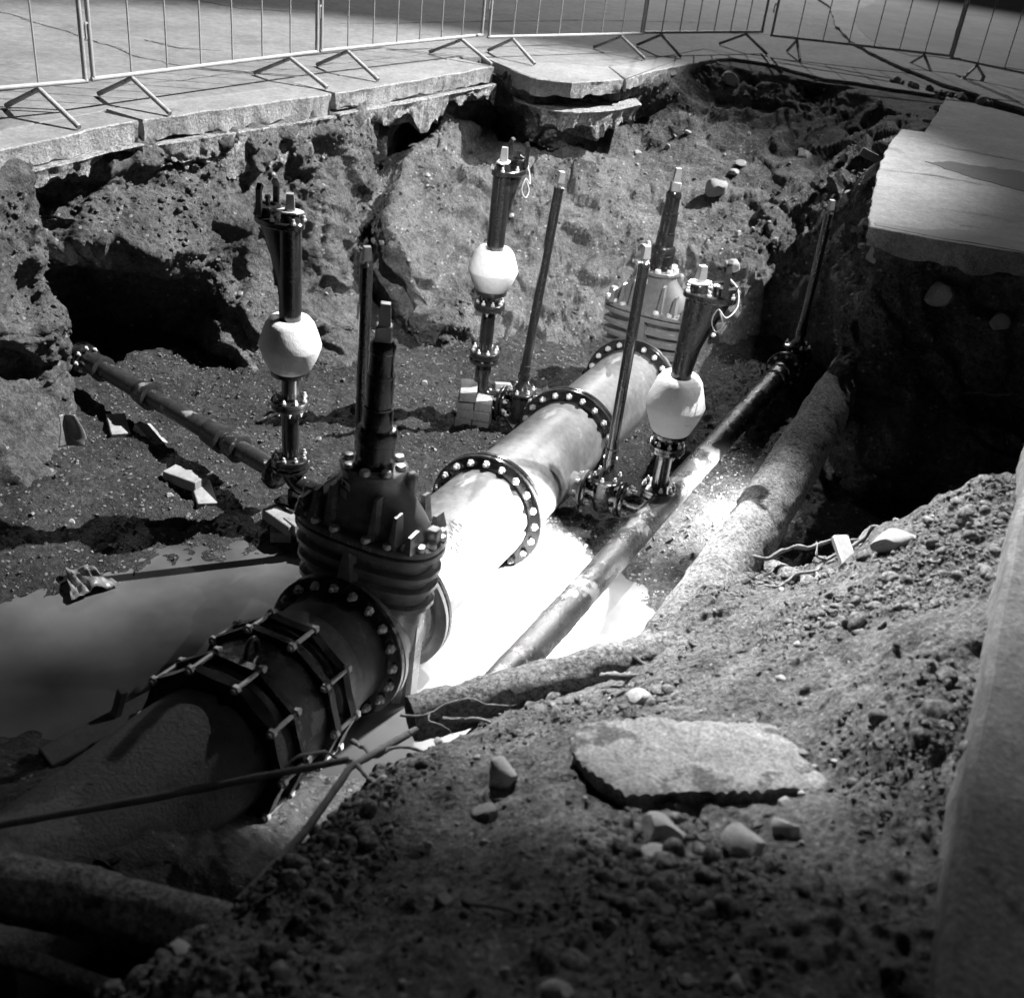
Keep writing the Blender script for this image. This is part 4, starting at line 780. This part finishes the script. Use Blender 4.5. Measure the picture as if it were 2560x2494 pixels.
rough_pipe('thin_pipe', 'thin pipe in the bottom left corner below the thick one', [(-1.7, 1.70, -.78), (-1.05, 1.66, -.80), (-.55, 1.55, -.83)], .028, 'dusty_pipe', .004, seed=650, n=20)
rough_pipe('thin_pipe', 'short bright pipe stub under the roots right of the big pipe', [STUB0, STUB1], .052, 'dusty_pipe', .008, seed=660, n=24)
# bars spanning the hole in the foreground
rough_pipe('steel_bar', 'long thin rusty bar spanning the dark hole at lower left', [(-1.55, 1.97, -.80), (-.95, 2.23, -.80), (-.41, 2.47, -.79)], .011, 'dark_root', .003, n=10, cat='bar', seed=670)
rough_pipe('steel_bar', 'thin bar rising from the lower bank to the concrete post', [(-.57, 1.80, -.66), (-.47, 2.12, -.74), (-.40, 2.45, -.80), (-.24, 2.85, -.99)], .012, 'dark_root', .003, n=10, cat='bar', seed=680)
# timber beside the old main
tm = thing('timber_plank', 'wet timber plank lying in the water beside the old main', 'plank', (-1.54, 3.30, -1.585), (.35, .03, math.atan2(.34, .24)))
m = MB(); m.box((0, 0, 0), (.62, .10, .05), None, .006); m.build('board', 'wood', tm)
m = MB(); m.box((.02, .02, .08), (.035, .035, .26), None, .004); m.build('stake', 'wood', tm)

# ================================================================ bricks
m = MB(); m.box((0, 0, 0), (.115, .235, .068), None, .004); V = np.array([tuple(v) for v in m.v])
BR = mesh_obj('brick', V, m.f, 'brick', None, False); BR_ME = BR.data; bpy.data.objects.remove(BR)
def brick(loc, rz=0., tilt=(0, 0), label=None, group=None):
    o = bpy.data.objects.new('brick', BR_ME); COL.objects.link(o); o.location = loc; o.rotation_euler = (tilt[0], tilt[1], rz)
    return tag(o, label, 'brick', group)
r0 = ROTZ + .35
hx, hy = HC[0], HC[1]
lab = 'loose brick in the stack under the far hydrant'
for k in range(3):
    for j in (-1, 1):
        u = np.array([math.cos(r0), math.sin(r0)]); w = np.array([-math.sin(r0), math.cos(r0)])
        p = np.array([hx, hy]) + (-.02 + j * .059) * u - .10 * w + np.random.uniform(-.006, .006, 2)
        brick((p[0], p[1], -1.745 + .035 + k * .0695), r0 + random.uniform(-.05, .05), label=lab, group='bricks stacked under the far hydrant')
p = np.array([hx, hy]) - .075 * u - .12 * w; brick((p[0], p[1], -1.50), r0 + .08, label='single brick on the top left of the stack under the far hydrant')
p = np.array([hx, hy]) + .15 * u + .02 * w; brick((p[0], p[1], -1.60), r0 + .2, (1.35, 0), label='brick stood on edge at the right of the far stack')
p = np.array([hx, hy]) + .24 * u - .02 * w; brick((p[0], p[1], -1.68), r0 + .9, (.5, .3), label='brick tumbled against the right of the far stack')
hx, hy = HL[0], HL[1]
brick((hx - .02, hy - .13, -1.71), .2, (0, .02), 'lower brick under the bend of the left hydrant', None)
brick((hx + .12, hy - .09, -1.70), -.5, (0, -.02), 'brick beside the front valve under the left hydrant bend')
brick((hx + .0, hy - .17, -1.635), .9, (.02, .03), 'upper brick laid slantwise under the left hydrant')
brick((hx + .13, hy - .16, -1.625), -.75, (.03, 0), 'topmost brick leaning on the bricks by the front valve')
brick((-1.93, 5.42, -1.66), 1.2, (0, .05), 'pale brick lying beside the middle of the socket pipe')
brick((-1.80, 5.34, -1.715), .5, (.1, .12), 'half buried brick in front of the socket pipe')
brick((-2.52, 5.93, -1.665), .5, (.1, .05), 'pale brick propping the far end of the socket pipe')
brick((-2.30, 5.88, -1.68), .9, (.2, .3), 'tilted brick just behind the socket pipe prop')

# ================================================================ barriers
def barrier(A, Bp, label):
    A = np.array(A[:2]); Bp = np.array(Bp[:2]); d = Bp - A; W = np.linalg.norm(d); t = thing('crowd_barrier', label, 'barrier', (A[0], A[1], 0), (0, 0, math.atan2(d[1], d[0])), 'barriers round the back of the excavation')
    r = .0145
    for x in (0, W): m = MB(); m.tube([(x, 0, .2), (x, 0, 1.1)], r, 12); m.build('post', 'painted_steel', t)
    for z in (.2, 1.1): m = MB(); m.tube([(-r, 0, z), (W + r, 0, z)], r, 12); m.build('rail', 'painted_steel', t)
    m = MB(); m.tube([(0, 0, .205), (0, 0, 1.1)], .006, 8); b0 = m.build('bar', 'painted_steel', t); b0.location = (W / 7, 0, 0)
    for i in range(2, 7): share(b0, 'bar', T(W * i / 7, 0, 0), t)
    m = MB(); m.tube([(0, -.33, .018), (0, 0, .178), (0, .33, .018)], .0165, 10); f0 = m.build('foot', 'foot_steel', t); f0.location = (W / 7, 0, 0)
    share(f0, 'foot', T(W * 6 / 7, 0, 0) @ RZ(.12), t)
    m = MB(); m.tube(curve_pts([(0, 0, .52), (-.03, -.012, .53), (-.036, -.012, .50), (-.036, -.012, .44)], 4), .007, 8); m.build('hook', 'painted_steel', t)
    m = MB(); m.tube(curve_pts([(W, 0, .95), (W + .03, -.012, .955), (W + .036, -.012, .92), (W + .036, -.012, .86)], 4), .007, 8); m.build('hook', 'painted_steel', t)
FN = [np.array(p[:2]) for p in FENCE]
d0 = (FN[1] - FN[0]) / np.linalg.norm(FN[1] - FN[0]); d6 = (FN[13] - FN[12]) / np.linalg.norm(FN[13] - FN[12])
barrier(FN[1] - d0 * 2.2, FN[1], 'leftmost steel barrier, cut off by the left edge')
barrier(FN[2], FN[3], 'second steel barrier from the left')
barrier(FN[4], FN[5], 'third steel barrier from the left')
barrier(FN[6], FN[7], 'middle steel barrier, fourth from the left')
barrier(FN[8], FN[9], 'fifth steel barrier from the left, behind the pit corner')
barrier(FN[10], FN[11], 'steel barrier standing over the kerb at the right')
barrier(FN[12], FN[12] + d6 * 2.2, 'rightmost steel barrier on the dark asphalt')

# ================================================================ stones, clods, roots
def rock_mesh(seed, sub=3, flat=.75):
    bm = bmesh.new(); bmesh.ops.create_icosphere(bm, subdivisions=sub, radius=1); rs = np.random.RandomState(seed)
    V = np.array([v.co[:] for v in bm.verts]); sc = rs.uniform(.65, 1.1, 3); sc[2] *= flat
    for _ in range(7):                               # facets: plane cuts
        n = rs.normal(size=3); n /= np.linalg.norm(n); dd = rs.uniform(.5, .85); h = V @ n; V = V - np.outer(np.clip(h - dd, 0, None), n)
    V = V * (1 + .14 * fbm(V + seed, 2.6, 4, seed=seed))[:, None] * sc
    F = [tuple(v.index for v in f.verts) for f in bm.faces]; bm.free(); return V, F
ROCKS = []
for k in range(8):
    V, F = rock_mesh(700 + k); o = mesh_obj('stone', V, F, 'stone', None, True, 28); ROCKS.append(o.data); bpy.data.objects.remove(o)
DROCKS = []
for k in range(5):
    V, F = rock_mesh(760 + k); o = mesh_obj('stone', V, F, 'dark_stone', None, True, 28); DROCKS.append(o.data); bpy.data.objects.remove(o)
def stone(loc, size, label, group=None, dark=False, rot=None, scale=None):
    o = bpy.data.objects.new('stone', random.choice(DROCKS if dark else ROCKS)); COL.objects.link(o); o.location = loc
    o.rotation_euler = rot or (random.uniform(-.5, .5), random.uniform(-.5, .5), random.uniform(0, 6.3)); s = scale or (1, 1, 1); o.scale = (size * s[0], size * s[1], size * s[2])
    return tag(o, label, 'stone', group)
rs = np.random.RandomState(5)
# scattered on the back and right walls
wp = WALL.reshape(nu, nv, 3); wn_ = WALLN.reshape(nu, nv, 3)
cnt = 0
while cnt < 130:
    i = int(nu * (rs.uniform(.62, .84) if cnt < 95 else rs.uniform(.25, .62))); j = int(nv * rs.uniform(.18, .85)); p = wp[i, j]
    if p[1] < 7 or p[2] < -1.6: continue
    s = .018 + .035 * rs.rand() ** 2.5
    stone(p + wn_[i, j] * s * .3, s, 'pale stone stuck in the back earth wall', 'pale stones in the back wall', dark=rs.rand() < .2); cnt += 1
def near_wall(x, y, z): i = np.argmin(((WALL - np.array([x, y, z])) ** 2).sum(1)); return WALL[i] + WALLN[i] * .02
for (q, s, l) in (((1.75, 12.2, -.25), .14, 'large pale stone below the pavement corner at the back'), ((2.35, 10.6, -.45), .11, 'elongated pale stone lying on the back right slope'),
                  ((1.55, 9.9, -.62), .17, 'long pale rock half buried in the middle of the back slope'), ((1.75, 10.6, -.42), .075, 'uppermost of the cluster of pale stones on the back slope'),
                  ((1.70, 10.4, -.50), .08, 'lowest stone of the cluster on the back slope'), ((1.60, 9.0, -.95), .10, 'white chalky lump above the back gate valve'), ((2.5, 8.0, -.35), .10, 'pale rubble lump under the edge of the right slab'),
                  ((2.25, 7.2, -.35), .12, 'pale rubble at the corner under the overhanging slab'), ((2.6, 6.75, -.45), .15, 'rough rubble block below the overhanging slab front'), ((2.95, 6.7, -.5), .11, 'smaller rubble block below the right slab, near the edge')):
    stone(near_wall(*q), s, l, scale=(1, .8, .7))
b = bpy.data.objects.new('brick', BR_ME); COL.objects.link(b); b.location = near_wall(2.75, 9.7, -.25); b.rotation_euler = (.3, .2, 1.4); tag(b, 'white brick lying at the edge of the right slab', 'brick')
for k in range(16):                          # rubble along the broken step
    f = k / 15; x, y = 3.55 + .75 * f + rs.uniform(-.06, .06), 12.55 - .85 * f + rs.uniform(-.06, .06)
    stone((x, y, .02), .03 + .05 * rs.rand(), 'rubble lump along the broken roadway step', 'rubble along the roadway step', dark=rs.rand() < .4)
# on the pit floor
cnt = 0
while cnt < 45:
    k = rs.randint(len(PITFLOOR)); p = PITFLOOR[k]
    if p[2] < -1.765 or p[1] > 7.6 or p[0] < -2.7 or p[0] > 1.4: continue
    s = .012 + .022 * rs.rand() ** 2; stone(p + np.array([0, 0, s * .3]), s, 'small stone on the muddy pit floor', 'small stones on the pit floor', dark=rs.rand() < .4); cnt += 1
# foreground bank: named ones first
def on_bank(x, y, dz=0.): return (x, y, ground_z(x, y) + dz)
stone(on_bank(.47, 1.93, .03), .085, 'round pale stone wedged under the left of the flat slab', scale=(1, .8, .8))
stone(on_bank(.66, 1.86, .03), .075, 'pale angular stone just below the flat slab')
stone(on_bank(.45, 1.82, .01), .05, 'flat pale stone below the round stone of the slab', scale=(1, .8, .5))
stone(on_bank(.78, 1.95, .02), .05, 'small angular stone right of the pale stones at the slab')
stone(on_bank(1.50, 3.60, .02), .12, 'long pale boulder beside the wooden stake on the right bank', scale=(1.3, .75, .5))
stone(on_bank(.50, 2.78, .015), .06, 'pale angular stone lying above the flat slab')
stone(on_bank(-.62, 1.52, .0), .055, 'round stone at the very bottom left of the bank')
stone(on_bank(.06, 2.28, .03), .075, 'upright pale stone left of the flat slab', scale=(.7, .7, 1.2))
stone(on_bank(.20, 1.30, .02), .045, 'angular stone near the bottom edge of the picture')
stone(on_bank(.03, 2.1, .01), .06, 'dull angular stone left of the flat slab', dark=True)
cnt = 0
while cnt < 90:
    k = rs.randint(len(BANKV)); p = BANKV[k]
    if p[2] < -1.0 or p[0] > 1.0 + (p[1] - 1.4) * .42 or p[1] < 1.2 or p[0] < -.9: continue
    s = .008 + .018 * rs.rand() ** 2.2; stone(p + np.array([0, 0, s * .3]), s, 'small stone scattered on the foreground soil', 'small stones on the soil bank', dark=rs.rand() < .35); cnt += 1
# loose clods: uncountable, one mass each
def clods(name, V, count, smin, smax, mat, label, mask, seed, sub=1, power=4.):
    rs = np.random.RandomState(seed); idx = rs.permutation(np.nonzero(mask)[0])[:count]; n = len(idx); base = [rock_mesh(seed + k, sub, .8) for k in range(10)]
    B = np.stack([b[0] for b in base]); Fb = np.array(base[0][1]); m = B.shape[1]
    s = smin + (smax - smin) * rs.rand(n) ** power; a = rs.uniform(0, 6.3, n); ca, sa = np.cos(a), np.sin(a)
    X = B[rs.randint(10, size=n)] * (s[:, None] * rs.uniform(.7, 1.3, (n, 3)))[:, None]
    Y = np.stack([X[:, :, 0] * ca[:, None] - X[:, :, 1] * sa[:, None], X[:, :, 0] * sa[:, None] + X[:, :, 1] * ca[:, None], X[:, :, 2]], 2) + V[idx][:, None]
    Y[:, :, 2] += (s * rs.uniform(-.4, .3, n))[:, None]
    Fa = (Fb[None] + (np.arange(n) * m)[:, None, None]).reshape(-1, 3)
    return tag(mesh_obj(name, Y.reshape(-1, 3), Fa.tolist(), mat, None, True, 60), label, kind='stuff')
bv = BANKV; dnm = fbm(bv * np.array([1, 1, 0]), 2.2, 3, seed=801)
bmask = (bv[:, 2] > -1.15) & (bv[:, 1] > 1.15) & (bv[:, 0] < 1.03 + (bv[:, 1] - 1.4) * .42)
clods('soil_crumbs', bv, 26000, .003, .013, 'bank_soil', 'fine crumbs of soil on the foreground bank', bmask & (np.random.rand(len(bv)) < np.clip(.45 + 1.6 * dnm, .05, 1)), 810, 1, 2.5)
clods('soil_clods', bv, 2600, .009, .042, 'clod', 'loose clods of soil on the foreground bank', bmask & (np.random.rand(len(bv)) < np.clip(.3 + 2.2 * dnm, .02, 1)), 815, 2, 4.5)
clods('wall_crumbs', WALL, 12000, .005, .028, 'wall_soil', 'crumbs of earth clinging to the pit walls', (WALL[:, 1] > 5.5) & (WALL[:, 2] > -1.75) & (WALL[:, 2] < -.2) & (np.random.rand(len(WALL)) < np.clip(.3 + 1.8 * fbm(WALL, 1.3, 3, seed=833), .02, 1)), 830, 1, 4.)
clods('gravel', PITFLOOR, 14000, .004, .017, 'clod', 'gravel and crumbs on the pit floor', (PITFLOOR[:, 2] > -1.77) & (PITFLOOR[:, 0] > -2.9) & (PITFLOOR[:, 0] < 1.9) & (PITFLOOR[:, 1] > 4.3) & (PITFLOOR[:, 1] < 8.2), 850, 1, 3.)
# flat broken slab lying on the bank
fz = -.425
pol = [(.253, 2.322), (.27, 2.43), (.314, 2.502), (.45, 2.545), (.597, 2.554), (.888, 2.591), (.93, 2.45), (.99, 2.23), (.691, 2.163), (.395, 2.095), (.31, 2.2)]
from mathutils.geometry import delaunay_2d_cdt
bd = dense(pol + pol[:1], .012, .010, 90)[:-1] - np.array([.6, 2.3]); nb = len(bd)
gx, gy = np.meshgrid(np.arange(-.4, .42, .012), np.arange(-.25, .32, .012)); gp = np.stack([gx.ravel(), gy.ravel()], 1)
cd = delaunay_2d_cdt([Vector(q) for q in bd] + [Vector(q) for q in gp], [], [list(range(nb))], 1, 1e-5)
tv = np.array([tuple(v) for v in cd[0]]); tf = [tuple(f) for f in cd[2]]
orig = cd[3]; ring = {}
for vi, src in enumerate(orig):
    for q in src:
        if q < nb: ring[q] = vi
t3 = np.concatenate([tv, np.zeros((len(tv), 1))], 1); dist = np.sqrt(((tv[:, None] - bd[None, ::3]) ** 2).sum(2)).min(1)
t3[:, 2] = .007 * fbm(t3, 7, 4, seed=92) + .004 * ridged(t3, 26, 3, seed=93) - .012 * np.clip(1 - dist / .035, 0, 1) ** 2 * (1 + vnoise(t3 * 12, 94))
V_ = [tuple(v) for v in t3]; F_s = tf[:]
low = []
for lv in (.03, .06):
    q3 = np.concatenate([bd, np.full((nb, 1), -lv)], 1); dn_ = bd / np.linalg.norm(bd, axis=1, keepdims=True); q3[:, :2] -= dn_ * (.012 + .016 * fbm(q3, 9, 4, seed=95))[:, None]
    low.append(len(V_)); V_ += [tuple(v) for v in q3]
for q in range(nb):
    q2 = (q + 1) % nb
    F_s += [(ring[q], low[0] + q, low[0] + q2, ring[q2]), (low[0] + q, low[1] + q, low[1] + q2, low[0] + q2)]
F_s.append(tuple(low[1] + q for q in range(nb - 1, -1, -1)))
fs_ = mesh_obj('broken_slab', V_, F_s, 'old_slab', None, True, 50)
fs_.location = (.6, 2.3, -.462); fs_.rotation_euler = (math.atan(-.27), -math.atan(.045), 0)
tag(fs_, 'flat broken concrete slab lying on the foreground soil', 'slab')
def root(name, label, branches, cat='root', mat='root'):
    t = thing(name, label, cat, branches[0][0][0])
    o = Vector(branches[0][0][0])
    for pts, r0_, r1_ in branches:
        c = curve_pts(pts, 7); c = np.array(c); c = c + .02 * np.stack([vnoise(c * 14, 901), vnoise(c * 14, 902), vnoise(c * 14, 903)], 1)
        m = MB(); n = len(c); m.tube([Vector(p) - o for p in c], [.8 * (r0_ + (r1_ - r0_) * i / (n - 1)) * (1 + .3 * random.uniform(-1, 1)) * (1 if i < n - 4 else (n - i) / 5) for i in range(n)], 7); m.build('branch', mat, t, True, 70)
    return t
RT1=[(1.11,4.25,-1.00),(1.25,4.30,-0.98),(1.41,4.33,-0.95),(1.54,4.38,-0.92),(1.63,4.37,-0.90),(1.71,4.42,-0.86),(1.77,4.36,-0.80)]
RT2=[(1.71,4.42,-0.86),(1.59,4.28,-0.88),(1.46,4.17,-0.90),(1.39,4.06,-0.90),(1.28,4.00,-0.90),(1.19,3.89,-0.90),(1.11,3.89,-0.92)]
RT3=[(1.39,4.06,-0.90),(1.26,3.73,-0.84),(1.18,3.63,-0.84),(1.11,3.56,-0.86)]
RT4=[(1.20,3.88,-0.90),(1.18,3.64,-0.82),(1.17,3.43,-0.78)]
RT5=[(1.63,4.37,-0.90),(1.73,4.37,-0.85),(1.74,4.23,-0.75)]
RT6=[(1.46,4.17,-0.90),(1.41,4.16,-0.88),(1.41,4.26,-0.86)]
RT7=[(1.41,3.97,-0.88),(1.41,3.77,-0.80),(1.41,3.56,-0.72)]
STAKE=[(1.48,4.09,-0.78),(1.54,3.82,-0.86)]
STAKE2=[(1.52,4.02,-0.74),(1.53,3.79,-0.80)]
RA1=[(-0.45,2.74,-0.95),(-0.36,2.62,-0.90),(-0.27,2.66,-0.90),(-0.19,2.67,-0.92),(-0.16,2.63,-0.90)]
RA2=[(-0.40,2.50,-0.82),(-0.32,2.41,-0.80),(-0.29,2.31,-0.76)]
RA3=[(-0.61,2.39,-0.82),(-0.57,2.43,-0.80),(-0.51,2.50,-0.82),(-0.43,2.52,-0.84)]
RB1=[(-0.16,2.86,-0.92),(-0.02,2.84,-0.90),(0.12,2.81,-0.88),(0.26,2.83,-0.85),(0.37,2.88,-0.82)]
RB2=[(0.63,3.06,-0.80),(0.74,3.10,-0.78),(0.83,3.14,-0.76),(0.97,3.19,-0.72)]
RB3=[(0.40,3.11,-0.86),(0.49,3.08,-0.84),(0.55,3.11,-0.84)]
RB4=[(0.45,2.92,-0.80),(0.56,2.98,-0.78),(0.67,2.96,-0.76),(0.78,2.88,-0.72)]
RB5=[(0.53,3.26,-0.87),(0.61,3.15,-0.84),(0.65,3.02,-0.80)]
RCR= [(2.75, 6.55, -1.04), (2.9, 6.55, -0.99), (3.05, 6.55, -0.97), (3.19, 6.55, -0.92)]
BAG=[(-2.19,4.50,-1.74),(-2.01,4.34,-1.75),(-2.23,4.43,-1.72)]
FLAP= [(-2.64, 5.45, -1.35), (-2.51, 5.45, -1.43), (-2.54, 5.45, -1.53), (-2.64, 5.45, -1.52)]
root('tree_root', 'branching bare roots hanging over the bright pipe stub at right', [(RT1, .014, .009), (RT2, .013, .007), (RT3, .008, .004), (RT4, .013, .009), (RT5, .007, .003), (RT6, .008, .005), (RT7, .009, .005)])
root('tree_root', 'forked pale root beside the bolted coupling', [(RA1, .010, .005), (RA2, .008, .012), (RA3, .005, .008)])
root('tree_root', 'tangled roots lying along the near side of the concrete post', [(RB1, .012, .006), (RB3, .022, .016)], mat='root')
root('tree_root', 'dark root crossing the bank right of the concrete post', [(RB2, .02, .012), (RB4, .014, .008), (RB5, .014, .007)], mat='dark_root')
root('tree_root', 'pale root sticking out of the black earth under the right slab', [(RCR, .006, .012)])
root('tree_root', 'thin pale root curling over the left end of the concrete post', [([(-.30, 2.86, -.93), (-.2, 2.84, -.9), (-.1, 2.9, -.88), (.02, 2.93, -.9), (.1, 2.9, -.86)], .007, .004), ([(-.2, 2.84, -.9), (-.16, 2.76, -.86), (-.08, 2.74, -.88)], .005, .003)])
root('tree_root', 'short twig sticking out of the soil above the flat slab', [([(.42, 2.75, -.80), (.50, 2.82, -.72), (.60, 2.86, -.72), (.70, 2.84, -.74)], .007, .003), ([(.50, 2.82, -.72), (.52, 2.90, -.74), (.60, 2.96, -.78)], .005, .003)])
root('tree_root', 'thin dark twig lying across the lower foreground soil', [([(x, y, ground_z(x, y) + .012) for x, y in ((.0, 1.62), (.06, 1.58), (.12, 1.56), (.19, 1.57))], .005, .003)], mat='dark_root')
sk = thing('wooden_stake', 'split wooden stake stuck in the bank by the roots', 'stake', STAKE[1])
def plank_between(a, b, w, th, mat, parent, name):
    a = Vector(a) - parent.location; b = Vector(b) - parent.location; d = b - a
    X = Matrix.Translation((a + b) / 2) @ d.to_track_quat('Z', 'Y').to_matrix().to_4x4()
    m = MB(); m.box((0, 0, 0), (w, th, d.length), X, .006); return m.build(name, mat, parent)
plank_between((1.46, 4.12, -.74), (1.56, 3.78, -.92), .075, .035, 'wood', sk, 'board')
plank_between((1.53, 4.02, -.74), (1.56, 3.79, -.86), .02, .02, 'wood', sk, 'splinter')
# crumpled sheet by the water on the left
rsb = np.random.RandomState(4); k = 22; U, Vv = np.meshgrid(np.linspace(0, 1, k), np.linspace(0, 1, k), indexing='ij')
pts = np.stack([U.ravel() * .24, (Vv.ravel() - .5) * (.10 + .16 * U.ravel()), np.zeros(k * k)], 1)
pts[:, 2] = .05 * np.abs(vnoise(pts * np.array([9, 26, 0]) + .3, 33)) + .03 * fbm(pts, 14, 3, seed=34) + .02
bag = mesh_obj('plastic_sheet', pts, grid_faces(k, k), 'plastic', None, True, 60); bag.location = (-2.22, 4.52, -1.755); bag.rotation_euler = (0, 0, -.75)
md = bag.modifiers.new('thickness', 'SOLIDIFY'); md.thickness = .003
tag(bag, 'crumpled dark plastic sheet at the edge of the water', 'plastic sheet')
# torn flap of membrane hanging from the left wall
pts = np.stack([U.ravel() * .14 - .07 + .02 * np.sin(Vv.ravel() * 3), .015 * np.sin(U.ravel() * 5), -Vv.ravel() * .19], 1); pts[:, 0] *= (.6 + .6 * Vv.ravel()) * np.where(Vv.ravel() > .85, .85, 1)
flap = mesh_obj('membrane_flap', pts, grid_faces(k, k), 'plastic', None, True, 60); flap.location = (-2.60, 5.42, -1.33); flap.rotation_euler = (-.2, 0, .5)
md = flap.modifiers.new('thickness', 'SOLIDIFY'); md.thickness = .004
tag(flap, 'torn grey membrane flap hanging from the left earth wall', 'membrane')
